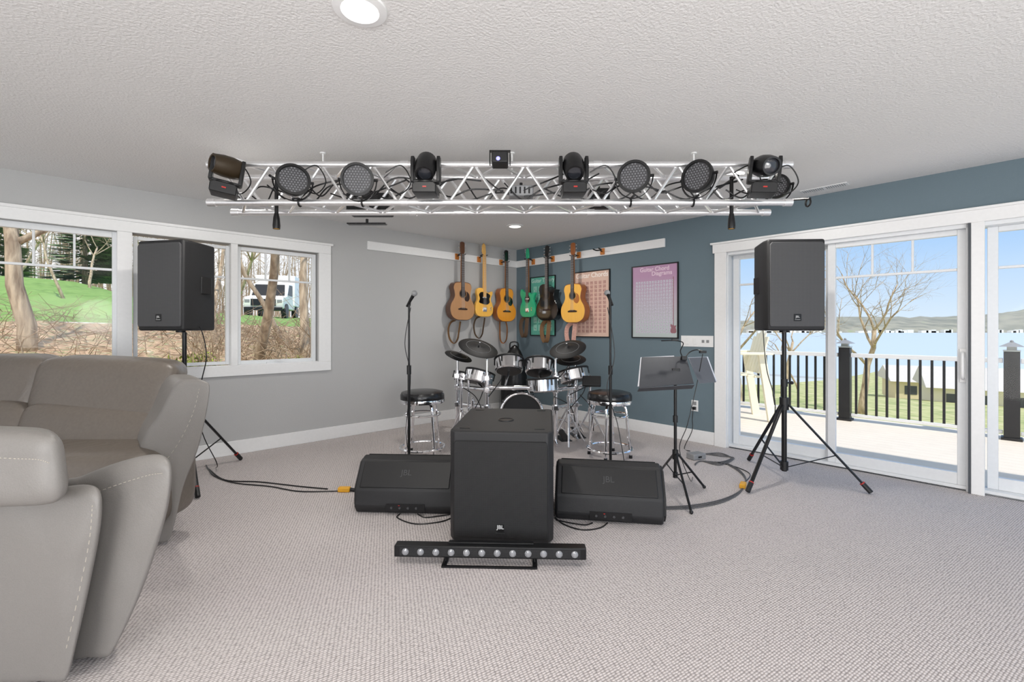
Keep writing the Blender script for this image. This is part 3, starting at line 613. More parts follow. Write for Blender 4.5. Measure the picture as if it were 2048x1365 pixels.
def guitar(M_,px,zb,kind,cTop,cSide,cNeck,cHead,lab,strap,scale=1.0,pick=None,acoustic=True,hole=True,strapside=-1):
    x,_=wt(M_,px,.11); m=M_@T(x,0,zb)@Matrix.Scale(scale,4)
    e=thing('acoustic_guitar' if acoustic else 'electric_guitar',lab,'guitar',m)
    yf=-.155; yb=-.055 if acoustic else -.11
    poly=gprof(kind); top=max(c for a,c in poly)
    b=B(); b.prism(poly,yf,yb); part(b,'body',cSide,e,bevel=.004)
    b=B(); cx,cz=0,.2; b.prism([((a-cx)*.97+cx,(c-cz)*.97+cz) for a,c in poly],yf-.002,yf+.001); part(b,'soundboard',cTop,e)
    nk=.865
    b=B(); b.prism([(-.027,top-.06),(.027,top-.06),(.022,nk),(-.022,nk)],yf-.006,yf+.018); part(b,'neck',cNeck,e,bevel=.004)
    b=B(); b.prism([(-.027,top-.13),(.027,top-.13),(.021,nk),(-.021,nk)],yf-.010,yf-.004); part(b,'fingerboard',mFB if kind!='tele' else cNeck,e)
    b=B()
    for i in range(16):
        z=nk-(nk-.17)*(1-2**(-(i+1)/12)); 
        if z>top-.12: b.box((-.024,yf-.0115,z),(.024,yf-.0095,z+.0015))
    part(b,'fret',mAlu,e)
    hm_=[(-.022,nk),(.022,nk),(.036,nk+.03),(.034,nk+.15),(.012,nk+.16),(-.012,nk+.16),(-.034,nk+.15),(-.036,nk+.03)] if acoustic else [(-.022,nk),(.022,nk),(.03,nk+.03),(.02,nk+.14),(-.01,nk+.165),(-.035,nk+.13),(-.04,nk+.04)]
    b=B(); b.prism(hm_,yf+.002,yf+.017,m=T(0,0,0)); part(b,'headstock',cHead,e,bevel=.003)
    for i in range(3):
        for s in (-1,1):
            if not acoustic and s>0: continue
            for dz_ in ((0,) if acoustic else (0,.02)):
                z=nk+.04+i*.042+dz_; b=B(); b.cyl((s*.03,yf+.012,z),(s*.052,yf+.012,z),.004,seg=8); b.cb((s*.055,yf+.012,z),(.014,.01,.014)); part(b,'tuning_peg',mChrome,e)
    hz=top-.155
    if hole:
        b=B(); b.lathe([(0,.003),(.048,.003),(.048,.0),(0,0)],32,m=T(0,yf-.001,hz)@RX90); part(b,'sound_hole',mMet,e)
        b=B(); b.ring((0,0,0),.055,.003,sub=6); b.bm.transform(T(0,yf-.002,hz)@RX90); part(b,'rosette',mFB,e)
    if acoustic:
        b=B(); b.prism([(-.07,.135),(.07,.135),(.075,.15),(.03,.162),(-.03,.162),(-.075,.15)],yf-.010,yf-.001); part(b,'bridge',mFB,e,bevel=.002); bz=.15
    else:
        b=B(); b.cb((0,yf-.005,.10),(.07,.012,.06)); part(b,'bridge',mChrome,e,bevel=.002); bz=.1
        b=B(); b.cb((0,yf-.005,.27),(.07,.01,.02)); part(b,'pickup',mChrome,e,bevel=.002)
        for z in (.04,.07):
            b=B(); b.cyl((.1,yf-.02,z+.06),(.1,yf,z+.06),.009); part(b,'control_knob',mChrome,e)
    if pick:
        pg,ps=pick; b=B()
        if ps=='tele': pp=[(-.05,.18),(.04,.17),(.09,.2),(.085,.25),(.1,.3),(.05,.33),(-.05,.345),(-.1,.31),(-.085,.25),(-.1,.2)]
        else: pp=[(.02,hz-.055),(.05,hz-.04),(.065,hz+.0),(.06,hz+.03),(.1,hz-.0),(.11,hz-.06),(.08,hz-.1),(.04,hz-.09)]
        pp=[(q.x,q.z) for q in cat([(a,0,c) for a,c in pp],3,True)]
        b.prism(pp,yf-.0045,yf-.001); part(b,'pickguard',pg,e)
    b=B()
    for i in range(6):
        xx=-.018+i*.0072; b.tube([(xx*1.3,yf-.014,bz),(xx,yf-.014,nk)],.0009,4)
    part(b,'strings',mAlu,e)
    if strap:
        s=strapside
        pts=cat([(s*.03,yb+.0,.005),(s*.13,yb-.02,-.03),(s*.17,yb-.02,-.12),(s*.15,yb-.02,-.24),(s*.09,yb-.03,-.30),(s*.04,yb-.04,-.25),(s*.02,yb-.045,-.14),(s*.0,yb-.05,-.015)],5) if s else cat([(-.06,yb-.02,.01),(-.06,yb-.02,-.1),(-.05,yb-.02,-.26),(-.0,yb-.03,-.31),(.05,yb-.04,-.25),(.055,yb-.05,-.1),(.03,yb-.05,.0)],5)
        b=B(); b.tube(pts,.02,8,flat=(.028,.003),side=(.9,.5,0)); part(b,'strap',strap,e)
    hgz=zb+scale*(nk+.012)
    hg=thing('guitar_hanger','wooden guitar wall hanger with black yoke','hanger',M_@T(x,0,2.215),'guitar wall hangers')
    b=B(); b.box((-.03,-.04,-.04),(.03,-.0225,.04)); part(b,'wood_block',mWoodB,hg,bevel=.004)
    b=B(); zz=hgz-2.215-.02; b.cyl((0,-.04,zz*.5),(0,-.095,zz),.006,seg=8)
    for s in (-1,1): b.tube(cat([(0,-.095,zz),(s*.03,-.1,zz),(s*.042,-.125,zz+.002),(s*.042,-.17,zz+.008)]),.006,8)
    part(b,'yoke',mMet,hg)
mFB=M('rosewood',S(48,32,26),.5); mWoodB=M('orange_wood_block',S(196,120,50),.5,scale=30,var=.2)
def wood(n,c,coat=.4,var=.12): return M(n,c,.35,scale=14,var=var,stretch=(6,1,.4),coat=coat)
wA=wood('aged_mahogany_top',S(176,132,92)); wAs=wood('dark_mahogany',S(92,56,34)); wN=wood('mahogany_neck',S(140,92,54))
wT=wood('butterscotch',S(244,186,84)); wM=wood('maple_neck',S(232,180,100)); wG=wood('spruce_top',S(238,156,48)); wGs=wood('brown_sides',S(150,88,42)); wH=wood('honey_spruce_top',S(246,186,84))
mGreen=M('green_gloss',S(44,176,128),.3,coat=.5); mBlkG=M('black_gloss',S(16,16,18),.12,coat=.8)
sBr=M('brown_strap',S(120,88,56),.7); sOr=M('tan_leather_strap',S(170,104,50),.6); sPk=M('patterned_pink_strap',S(206,160,146),.8,scale=60,var=.4); sDk=M('dark_strap',S(84,64,46),.7)
guitar(ML,921,1.345,'ac',wA,wAs,wN,wAs,'brown mahogany acoustic guitar with dark pickguard hanging on wall',sBr,1.03,(mFB,'ac'),strapside=-1)
guitar(ML,965,1.40,'tele',wT,wT,wM,wM,'butterscotch solid-body electric guitar with black pickguard on wall',sDk,1.0,(mBlkG,'tele'),False,False,strapside=-1)
guitar(ML,1009,1.335,'small',wG,wGs,wN,mBlkG,'small orange spruce acoustic guitar hanging near the corner',sOr,1.02,(mBlkG,'ac'),strapside=0)
guitar(MR,1059,1.40,'strat',mGreen,mGreen,wN,mGreen,'green double-cutaway guitar hanging beside green poster',sDk,.98,None,False,True,strapside=-1)
guitar(MR,1098,1.345,'cut',mBlkG,mBlkG,mMet,mBlkG,'glossy black cutaway acoustic guitar hanging on teal wall',sBr,1.02,None,True,True,strapside=-1)
guitar(MR,1150,1.31,'ac',wH,wGs,wN,wGs,'honey-coloured acoustic guitar with patterned strap on teal wall',sPk,1.03,(sOr,'ac'),strapside=-1)
x,_=wt(MR,1205,.03)
hg=thing('guitar_hanger','empty wooden guitar wall hanger with black yoke','hanger',MR@T(x,0,2.215),'guitar wall hangers')
b=B(); b.box((-.03,-.04,-.04),(.03,-.0225,.04)); part(b,'wood_block',mWoodB,hg,bevel=.004)
b=B(); b.cyl((0,-.04,.0),(0,-.095,.01),.006,seg=8)
for s in (-1,1): b.tube(cat([(0,-.095,.01),(s*.03,-.1,.01),(s*.042,-.125,.012),(s*.042,-.17,.02)]),.008,8)
part(b,'yoke',mMet,hg)
# ---------------------------------------------------------------- posters
def poster(px0,px1,pyt,pyb,cbg,label,title,tcol,tsize,grid,cells,tx=None,align='CENTER',dots=mRedP):
    x0,Ya=wt(MR,px0); x1,Yb=wt(MR,px1); zt=WZ(pyt,Yb if pyt<540 else (Ya+Yb)/2); zb=WZ(pyb,(Ya+Yb)/2)
    w_,h_=(x1-x0),(zt-zb); e=thing('framed_poster',label,'poster',MR@T((x0+x1)/2,0,(zt+zb)/2))
    b=B(); f=.012
    b.box((-w_/2,-.02,-h_/2),(-w_/2+f,-.001,h_/2)); b.box((w_/2-f,-.02,-h_/2),(w_/2,-.001,h_/2)); b.box((-w_/2+f,-.02,h_/2-f),(w_/2-f,-.001,h_/2)); b.box((-w_/2+f,-.02,-h_/2),(w_/2-f,-.001,-h_/2+f))
    part(b,'frame',mMet,e)
    b=B(); b.box((-w_/2+f,-.012,-h_/2+f),(w_/2-f,-.002,h_/2-f)); part(b,'print',cbg,e,smooth=False)
    for i,(s_,zz) in enumerate(title): txt(s_,tsize,T((0 if align=='CENTER' else -w_/2+.03),-.0125,h_/2-zz)@RX90,tcol,e,'title_lettering',ext=.0004,off=.0012,align=align)
    b=B(); cw=(w_-.1)/cells[0]; top=h_/2-cells[2]; ch=(h_-cells[2]-.05)/cells[1]
    for i in range(cells[0]):
        for j in range(cells[1]):
            b.box((-w_/2+.05+i*cw+cw*.15,-.0128,top-(j+1)*ch+ch*.2),(-w_/2+.05+i*cw+cw*.85,-.0118,top-j*ch))
    part(b,'chord_diagrams',grid,e,smooth=False)['kind']='stuff'
    b=B()
    for i in range(cells[0]):
        for j in range(cells[1]):
            a=-w_/2+.05+i*cw+cw*.15; c=top-(j+1)*ch+ch*.2
            for q in range(2): 
                fx=rr.random()*.6+.1; fz=rr.random()*.6+.1; b.box((a+cw*.7*fx,-.0134,c+ch*.8*fz),(a+cw*.7*fx+cw*.1,-.0127,c+ch*.8*fz+ch*.12))
    part(b,'finger_dots',dots,e,smooth=False)['kind']='stuff'
    return e,w_,h_
pG=M('poster_green',S(98,176,158),.35); pP=M('poster_peach',S(220,188,172),.35); pK=grad_mat('poster_pink',S(186,196,196),S(186,146,178),-.3,.3); pCell=M('poster_pale_cell',S(192,152,142),.5); pCell2=M('poster_lilac_cell',S(200,196,208),.5); pCellG=M('poster_mint_cell',S(150,208,190),.5)
tW=M('poster_title_cream',S(250,240,232),.5); tY=M('poster_title_grey',S(190,214,206),.5); tP=M('poster_title_pink',S(232,208,222),.5); mDotD=M('dot_plum',S(120,90,120),.5); mDotB=M('dot_brown',S(120,70,60),.5)
poster(1062,1112,553,672,pG,'green framed guitar theory wall chart behind guitars',[('Guitar Theory',.06)],tY,.078,pCellG,(4,6,.14),dots=mDotD)
poster(1150,1221,542,675,pP,'peach framed guitar chords wall chart on teal wall',[('Guitar Chords',.06)],tW,.088,pCell,(7,13,.14),dots=mDotB)
e,w_,h_=poster(1265,1358,524,677,pK,'pink framed guitar chord diagrams chart on teal wall',[('Guitar Chord',.055),('          Diagrams',.108)],tP,.068,pCell2,(14,16,.19),dots=mDotD)
mGP=M('picture_mauve',S(150,104,112),.5)
b=B(); pp=[(q.x*.22+w_/2-.06,q.z*.25-h_/2+.06) for q in [V((a,0,c)) for a,c in gprof('strat')]]; b.prism(pp,-.0145,-.012); b.box((w_/2-.064,-.0145,-h_/2+.15),(w_/2-.056,-.012,h_/2-.16)); part(b,'guitar_picture',mGP,e)
# wall plates
def plate(px,py,wd,ht,nm,lab,n):
    x,Y=wt(MR,px); e=thing(nm,lab,'wall plate',MR@T(x,0,WZ(py,Y)))
    b=B(); b.box((-wd/2,-.006,-ht/2),(wd/2,-.0005,ht/2)); part(b,'cover_plate',mWhite,e,bevel=.002)
    return e
e=plate(1394,683,.36,.12,'switch_plate','wide white wall plate with jacks and switches',4)
for i in (-.11,-.02): b=B(); b.box((i-.02,-.011,-.035),(i+.02,-.006,.035)); part(b,'rocker_switch',mWhite,e,bevel=.002)
for i in (.07,.12): b=B(); b.box((i-.014,-.009,-.015),(i+.014,-.006,.015)); part(b,'jack',mGrey,e)
e=plate(1390,812,.075,.12,'power_outlet','white wall outlet with black plug inserted',2)
for za in (-.045,.008): b=B(); b.box((-.018,-.009,za),(.018,-.006,za+.037)); part(b,'socket',mGrey,e)
b=B(); b.box((-.016,-.04,-.04),(.016,-.009,-.01)); part(b,'plug',mMet,e,bevel=.004)
x,Y=wt(MR,1390); pw=MR@V((x,-.045,WZ(818,Y))); q=FL(1380,905)
cable([pw,pw+V((-.02,-.03,-.1)),V((pw.x-.05,pw.y-.1,.15)),V((q.x,q.y+.15,.006)),V((q.x,q.y,.012))],.004,lab='black power cord from wall outlet')
# power box + cables on floor
p=FL(1392,918); e=thing('power_box','small grey power supply box on carpet','power supply',T(p.x,p.y,0,.4)); b=B(); b.box((-.075,-.05,0),(.075,.05,.055)); part(b,'case',mGrey,e,bevel=.008)
b=B(); b.box((-.02,-.053,.02),(.02,-.049,.035)); part(b,'socket',mMet,e)
def fc(pp,r=.005,mt=mMet,lab='black cable lying on carpet',g='floor cables'): return cable([FL(a,c)+V((0,0,r+.001)) for a,c in pp],r,mt,lab,g=g)
mCabG=M('grey_cable',S(90,90,92),.6)
fc([(412,932),(418,942),(430,955),(470,968),(540,975),(600,985),(680,984)]); fc([(705,984),(730,987),(742,994)]); fc([(418,940),(450,962),(520,966),(600,975),(655,980)])
fc([(800,1030),(795,1038),(830,1050),(880,1046),(905,1037)],.004); fc([(835,1030),(850,1037),(880,1034),(900,1031)],.004)
fc([(1110,1038),(1130,1052),(1165,1062),(1200,1058),(1215,1048)],.004); fc([(1112,1042),(1140,1048),(1170,1052),(1185,1048)],.004)
for i in range(3):
    fc([(1405+i*3,910),(1440,908+i*3),(1462+i*3,918),(1440,926+i*3),(1402,924),(1390,930+i)],.005,mCabG,'grey coiled cable on carpet')
for i in range(3):
    fc([(1322,1016+i*2),(1380,1013+i*3),(1440,1002+i*3),(1478,985+i*2),(1492,965-i*2),(1478,945-i*2),(1450,928-i)],.004,mCabG,'grey cable curving across carpet')
fc([(1488,968),(1500,950),(1470,935),(1430,925)],.004)
def conn(px,py,rz,lab):
    p=FL(px,py); e=thing('power_connector',lab,'connector',T(p.x,p.y,0,rz)); b=B(); b.box((-.05,-.022,0),(.04,.022,.036)); part(b,'housing',mYel,e,bevel=.008); b=B(); b.cyl((.04,0,.018),(.075,0,.012),.013); part(b,'strain_relief',mMet,e)
conn(690,984,0,'yellow power connector on carpet'); conn(1486,975,1.0,'yellow power connector near tripod foot')
cable([(-2.60,3.78,1.3),(-2.50,3.72,1.2),(-2.44,3.68,1.0),(-2.5,3.7,.75),(-2.56,3.8,.4),(-2.5,3.9,.1),(-2.6,4.05,.008)],.004,lab='black speaker cable hanging down stand')
cable([(2.1,3.86,1.25),(2.12,3.84,.9),(2.17,3.80,.6),(2.05,3.7,.3),(2.0,3.8,.02)],.004,lab='black speaker cable hanging down stand')
# ---------------------------------------------------------------- sofa
SM=T(-1.9,2.4,0,AL)
so=thing('sectional_sofa','taupe leather reclining sectional sofa with light stitching','sofa',SM)
OM=SM.inverted()
def P(px,py,Y): return V((WX(px,Y),Y,max(.02,WZ(py,Y))))
def lobe(name,front,back,mt,puff=.03,wr=.004):
    b=B(); f=[P(*q) for q in front]; bk=[p+V(back) for p in f]
    tl,tr,br,bl=f; tl2,tr2,br2,bl2=bk
    for q in (bk): q.z=max(.02,q.z)
    b.hexa([bl,br,br2,bl2,tl,tr,tr2,tl2])
    bmesh.ops.subdivide_edges(b.bm,edges=b.bm.edges[:],cuts=7,use_grid_fill=True)
    for _ in range(4): bmesh.ops.smooth_vert(b.bm,verts=b.bm.verts,factor=.5,use_axis_x=True,use_axis_y=True,use_axis_z=True)
    b.bm.normal_update()
    for v in b.bm.verts:
        v.co+=v.normal*(puff*.7+wr*noise.noise(V((v.co.x*5,v.co.y*5,v.co.z*11))))
    for v in b.bm.verts: v.co.z=max(.012,v.co.z)
    b.bm.transform(OM); return part(b,name,mt,so,sub=1)
def shape(name,outl,Y,depth,mt,dirv=(-.679,.734),ed=.035,bulge=.02,sm=4,drop=0,wr=.002):
    pts=[P(a,c,Y) for a,c in outl]; pts=cat(pts,sm,True)
    for p in pts: p.z=max(.015,p.z)
    zt=max(p.z for p in pts); c=sum(pts,V())/len(pts); n=len(pts)
    dv=V((dirv[0],dirv[1],0)); b=B(); rings=[]
    rings.append([p+dv*depth+V((0,0,-drop*p.z/zt)) for p in pts])
    for i in range(6):
        t=i/5*math.pi/2
        rings.append([p+(c-p).normalized()*ed*(1-math.cos(t))+dv*(ed*(1-math.sin(t))) for p in pts])
    base=rings[-1]
    for s in (.85,.68,.5,.33,.16):
        rings.append([c+(p-c)*s-dv*bulge*(1-s*s)+dv*wr*noise.noise(V((((c+(p-c)*s).x)*6,3,((c+(p-c)*s).z)*9))) for p in base])
    rv=[[b.bm.verts.new(V((p.x,p.y,max(.012,p.z)))) for p in r] for r in rings]
    b.face(rv[0]); 
    for A,C in zip(rv,rv[1:]):
        for i in range(n): b.face([A[i],A[(i+1)%n],C[(i+1)%n],C[i]])
    cv=b.bm.verts.new(c-dv*bulge)
    for i in range(n): b.face([rv[-1][i],rv[-1][(i+1)%n],cv])
    b.bm.transform(OM); return part(b,name,mt,so,ang=75)
lobe('back_cushion',[(78,718,2.98),(350,730,2.96),(318,850,2.84),(45,840,2.88)],(-.1,.28,0),mLeath,puff=.035)
lobe('lower_back_cushion',[(42,810,2.86),(322,824,2.86),(268,960,2.68),(5,960,2.70)],(-.1,.32,0),mLeath,puff=.035)
lobe('back_cushion',[(-130,718,3.03),(86,718,3.0),(50,838,2.90),(-160,835,2.9)],(-.1,.28,0),mLeath,puff=.035)
lobe('lower_back_cushion',[(-160,808,2.86),(50,811,2.86),(14,960,2.70),(-190,955,2.7)],(-.1,.32,0),mLeath,puff=.035)
lobe('seat_cushion',[(-250,925,2.35),(290,915,2.45),(285,1080,2.4),(-250,1100,2.3)],(-.0,.45,0),mLeath,puff=.03)
shape('back_shell',[(352,768),(385,760),(412,764),(421,778),(412,840),(396,905),(368,975),(350,1050),(335,1092),(300,1100),(270,1000),(282,890),(318,830)],2.60,.42,mLeath2,ed=.03,bulge=.015)
shape('arm_rest',[(120,985),(165,958),(245,928),(310,914),(338,922),(347,948),(341,1010),(322,1085),(290,1180),(252,1265),(222,1318),(205,1345),(170,1345),(110,1345),(110,1150)],1.67,.32,mLeath2,ed=.045,bulge=.02,drop=.12)
shape('rear_panel',[(-80,988),(60,994),(130,980),(176,976),(198,985),(205,1010),(201,1070),(180,1180),(155,1290),(130,1400),(80,1430),(-80,1430)],1.56,.12,mLeath2,ed=.04,bulge=.025,drop=.02)
lobe('head_rest',[(-110,868,1.44),(116,874,1.46),(128,1004,1.46),(-110,1010,1.42)],(-.185,.17,-.02),mLeath2,puff=.028,wr=.005)
def stitch(pts,Y,nrm=(0,-.006,0)):
    q=cat([P(a,c,Y)+V(nrm) for a,c in pts],12); b=B()
    for i in range(0,len(q)-1,2): b.tube([q[i],q[i+1]],.0013,5)
    b.bm.transform(OM); part(b,'stitching',mThread,so)['kind']='stuff'
stitch([(150,1000),(190,986),(250,965),(300,950),(328,946)],1.655); stitch([(-10,915),(40,917),(80,919),(104,926)],1.41)
stitch([(400,778),(386,830),(356,890),(310,950)],2.585)
stitch([(188,1010),(182,1080),(160,1190),(135,1300)],1.525)
# ---------------------------------------------------------------- outdoors
def terrain(name,Mx,x0,x1,nx,ds,zf,mt,lab,cat_='ground'):
    b=B(); g=[[b.bm.verts.new((x0+(x1-x0)*i/nx,d_,zf(x0+(x1-x0)*i/nx,d_))) for d_ in ds] for i in range(nx+1)]
    for i in range(nx):
        for j in range(len(ds)-1): b.face([g[i][j],g[i+1][j],g[i+1][j+1],g[i][j+1]])
    o=part(b,name,mt,mat=Mx); tag(o,lab,cat_,kind='structure'); return o
def lerpt(tab,d):
    for (a,za),(c,zc) in zip(tab,tab[1:]):
        if d<=c: return za+(zc-za)*max(0,(d-a))/(c-a)
    return tab[-1][1]
def zL(x,d):
    z=lerpt([(0,.2),(4,.45),(8,.9),(12,1.47)],d)
    if d>12:
        s=min(1,max(.3,1-(x+6)/8*.7)); z+=lerpt([(12,0),(40,3.3),(80,4.5)],d)*s
    return z+noise.noise(V((x*.6,d*.6,0)))*.12*min(1,d/3)
mGrass=ramp_mat('grass',[(.3,S(104,142,62)),(.7,S(142,176,94))],3)
mLeaf=ramp_mat('leaf_litter',[(.30,S(100,86,64)),(.43,S(168,138,108)),(.52,S(208,176,146)),(.6,S(128,130,80)),(.72,S(226,206,186))],5.5,bump=.6,detail=10)
terrain('leaf_bank',ML,-26,5,40,[.16+i*.55 for i in range(21)],zL,mLeaf,'steep bank covered with dry leaf litter')
terrain('lawn',ML,-60,5,50,[.16+20*.55+i*2.8 for i in range(26)],zL,mGrass,'bright green sloping lawn')
def zR(x,d): return lerpt([(0,-1.7),(6,-1.8),(22,-2.5),(34,-3.4),(45,-4.6),(70,-6.4),(140,-8.6)],d)+noise.noise(V((x*.1,d*.1,4)))*.3
mGrassR=ramp_mat('dry_lawn',[(.3,S(136,150,90)),(.55,S(186,186,130)),(.75,S(204,194,160))],1.5)
terrain('yard',MR,-14,120,60,[.3+i*4.5 for i in range(32)],zR,mGrassR,'pale green yard sloping toward the lake')
mLake=M('lake_water',S(196,206,214),.3,bump=.2,scale=.5)
b=B(); b.box((-300,100,-8.6),(2200,1900,-8.2)); o=part(b,'lake',mLake,mat=MR,smooth=False); tag(o,'calm pale blue lake','lake',kind='structure')
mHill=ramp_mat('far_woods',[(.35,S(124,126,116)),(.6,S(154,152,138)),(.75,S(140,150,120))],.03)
b=B(); n=160; rows=[]
for i in range(n+1):
    u=-.1+1.9*i/n; X=u*1100; r_=[]
    hgt=18+52*max(0,noise.noise(V((u*3,0,3)))+.3+.3*u)+5*noise.noise(V((u*40,1,1)))
    for dd,hh in ((0,-8.2),(25,-8.2+hgt*.25),(140,-8.2+hgt*.8),(260,-8.2+hgt)): r_.append(b.bm.verts.new((X*(1+dd/1100),1100+dd,hh)))
    rows.append(r_)
for i in range(n):
    for j in range(3): b.face([rows[i][j],rows[i+1][j],rows[i+1][j+1],rows[i][j+1]])
o=part(b,'far_shore',mHill); tag(o,'hazy wooded hills along the far shore','hill',kind='structure')
b=B()
for i in range(60):
    u=.45+rr.random()*.9; X=u*1095; s_=4+rr.random()*5; b.box((X-s_,1085,-8.2),(X+s_,1095,-8.2+3+rr.random()*5))
o=part(b,'shore_houses',M('pale_siding',S(225,225,220),.7)); tag(o,'tiny pale houses lining the far shore','houses',kind='stuff')
# deck
mDeck=M('deck_boards',S(226,216,202),.7,scale=8,var=.06)
b=B(); 
for i in range(22): b.box((-3,.17+i*.14,-.09),(10,.17+i*.14+.137,-.045))
o=part(b,'deck',mDeck,mat=MR,smooth=False); tag(o,'pale grey plank deck','deck',kind='structure')
for x in (-2.8,2,6,9.5):
    b=B(); b.box((x,2.7,-2.4),(x+.15,2.85,-.09)); o=part(b,'deck_support',mWhite,mat=MR); tag(o,'white post holding up the deck','deck post','deck supports',kind='structure')
ry=2.93
px_=[-2.8,-1.2,.4,2.0,3.59,5.17,6.77,8.37]
first=None
for x in px_:
    if first is None:
        e=thing('railing_post','black deck railing post with pagoda light cap','post',MR@T(x,ry,-.045),'deck railing posts'); first=e
        b=B(); b.box((-.065,-.065,0),(.065,.065,1.02)); b.box((-.085,-.085,0),(.085,.085,.03)); part(b,'shaft',mBlk,e,bevel=.004)
        b=B(); b.box((-.04,-.04,1.02),(.04,.04,1.07)); b.box((-.07,-.07,1.015),(.07,.07,1.03)); part(b,'lantern',M('frosted_glass',S(180,185,180),.3),e)
        b=B(); b.hexa([(-.1,-.1,1.07),(.1,-.1,1.07),(.1,.1,1.07),(-.1,.1,1.07),(-.02,-.02,1.12),(.02,-.02,1.12),(.02,.02,1.12),(-.02,.02,1.12)]); b.ball((0,0,1.13),.016,seg=10); part(b,'cap',mGrey,e,smooth=False)
    else: dup(first,MR@T(x,ry,-.045))
fr=None
for x0,x1 in zip(px_,px_[1:]):
    L=1.58-.14
    if fr is None:
        e=thing('railing_section','white deck rail section with black balusters','railing',MR@T(x0+.07,ry,-.045),'deck railing sections'); fr=e
        b=B(); b.box((0,-.035,.88),(L,.035,.935)); part(b,'top_rail',mWhite,e,bevel=.004)
        b=B(); b.box((0,-.02,.06),(L,.02,.10)); part(b,'bottom_rail',mWhite,e,bevel=.004)
        for i in range(13):
            xx=L*(i+.5)/13; b=B(); b.box((xx-.013,-.013,.1),(xx+.013,.013,.88)); part(b,'baluster',mBlk,e,smooth=False)
    else: dup(fr,MR@T(x0+.07,ry,-.045))
# deck chair
def deckchair(x,y,rz,mt,lab):
    e=thing('deck_chair',lab,'chair',T(x,y,-.045,rz))
    for i in range(5):
        xx=-.22+i*.11; b=B(); b.prism([(xx-.048,.0),(xx+.048,.0),(xx+.048*1.1,.62-.05*abs(i-2)),(xx-.048*1.1,.62-.05*abs(i-2))],-.01,.01,m=T(0,.22,.66)@Matrix.Rotation(-.25,4,'X')); part(b,'back_slat',mt,e,bevel=.004)
    b=B()
    for i in range(6): b.box((-.27,-.28+i*.09,.66-i*.012),(.27,-.2+i*.09,.685-i*.012))
    part(b,'seat',mt,e,bevel=.003)
    for s in (-1,1):
        b=B(); b.box((s*.3-.045,-.34,0),(s*.3+.045,-.29,.92)); part(b,'leg',mt,e,bevel=.003)
        b=B(); b.hexa([(s*.3-.03,.33,0),(s*.3+.03,.33,0),(s*.3+.03,.43,0),(s*.3-.03,.43,0),(s*.3-.03,.2,.92),(s*.3+.03,.2,.92),(s*.3+.03,.29,.92),(s*.3-.03,.29,.92)]); part(b,'leg',mt,e)
        b=B(); b.box((s*.33-.07,-.38,.92),(s*.33+.07,.36,.95)); part(b,'arm_rest',mt,e,bevel=.004)
    for a_,c_,z_,w2 in ((-.345,-.3,.28,.08),(-.29,-.26,.58,.08)):
        b=B(); b.box((-.3,a_,z_),(.3,c_,z_+w2)); part(b,'foot_rail',mt,e)
mCY=M('cream_yellow_poly',S(252,244,218),.5)
P1=MR@V((2.47,2.0,0)); deckchair(P1.x,P1.y,AR-.9,mCY,'tall cream slatted deck chair by the railing')
# trees
mBark=ramp_mat('bark',[(.35,S(146,126,104)),(.65,S(206,186,158))],12,bump=.8,stretch=(1,1,.2))
mTwig=M('twigs',S(164,142,116),.9,var=.2)
def treemesh(seed,Ht,r0,lean=.1,levels=4,k0=4):
    q=random.Random(seed); b=B()
    def br(p,d,r,L,lev):
        pts=[p.copy()]; rs=[r]; n=5 if lev>levels-2 else 3; c=p.copy(); dd=d.copy()
        for i in range(n):
            dd=(dd+V((q.gauss(0,.16),q.gauss(0,.16),q.gauss(.04,.1)))).normalized(); c=c+dd*L/n; pts.append(c.copy()); rs.append(r*(1-.5*(i+1)/n))
        b.tube(pts,rs,8 if lev>2 else 4)
        if lev<=0: return
        nb=k0
        for i in range(nb):
            f=.35+.65*(i+1)/nb
            if lev==levels: f=.6+.4*(i+1)/nb
            idx=min(n,max(1,round(f*n))); a=q.random()*6.28
            e1=dd.orthogonal().normalized(); e2=dd.cross(e1); sd=e1*math.cos(a)+e2*math.sin(a)
            sp=.45+q.random()*.5; br(pts[idx],(dd+sd*sp).normalized(),rs[idx]*.6,L*(.5+q.random()*.22),lev-1)
    br(V((0,0,-.3)),V((lean,0,1)).normalized(),r0,Ht*.42,levels)
    me=bpy.data.meshes.new('tree'); bmesh.ops.recalc_face_normals(b.bm,faces=b.bm.faces); b.bm.to_mesh(me); b.bm.free(); me.materials.append(mBark)
    me.polygons.foreach_set('use_smooth',[True]*len(me.polygons)); return me
tm=[treemesh(11,9,.15,.12,4,5),treemesh(5,8,.09,-.1),treemesh(8,9,.07,.05),treemesh(21,8,.12,-.15)]
def tree(me,x,y,z,rz,s,lab='bare leafless tree with branching limbs',g='bare trees'):
    o=lk(bpy.data.objects.new('bare_tree',me)); o.matrix_basis=T(x,y,z,rz)@Matrix.Scale(s,4); tag(o,lab,'tree',g); return o
def onL(px,Y):
    P_=V((WX(px,Y),Y,0)); q=ML.inverted()@P_; return P_.x,P_.y,zL(q.x,q.y)
for px,Y,i,rz,s in ((55,8.5,0,0,1.0),(510,8.6,1,2.0,1.1),(606,9.2,3,0,.95),(430,11,2,1,1),(330,13,2,1,.9),(130,19,2,2,.9),(20,24,1,3,1),(635,15,2,4,1),(300,28,0,1,1),(455,20,1,2.5,1.1),(640,22,2,1,1),(180,30,1,5,1.1),(570,12,2,3,1)):
    x,y,z=onL(px,Y); tree(tm[i],x,y,z,rz,s)
for px,Y,i,rz,s,z in ((1722,20,0,2.6,1.05,-2.4),(1500,15,3,1.0,1.0,-2.1),(1600,40,2,2,1.3,-4.2),(1560,30,3,4,1.2,-3.2)):
    tree(tm[i],WX(px,Y),Y,z,rz,s)
b=B(); q=random.Random(9)
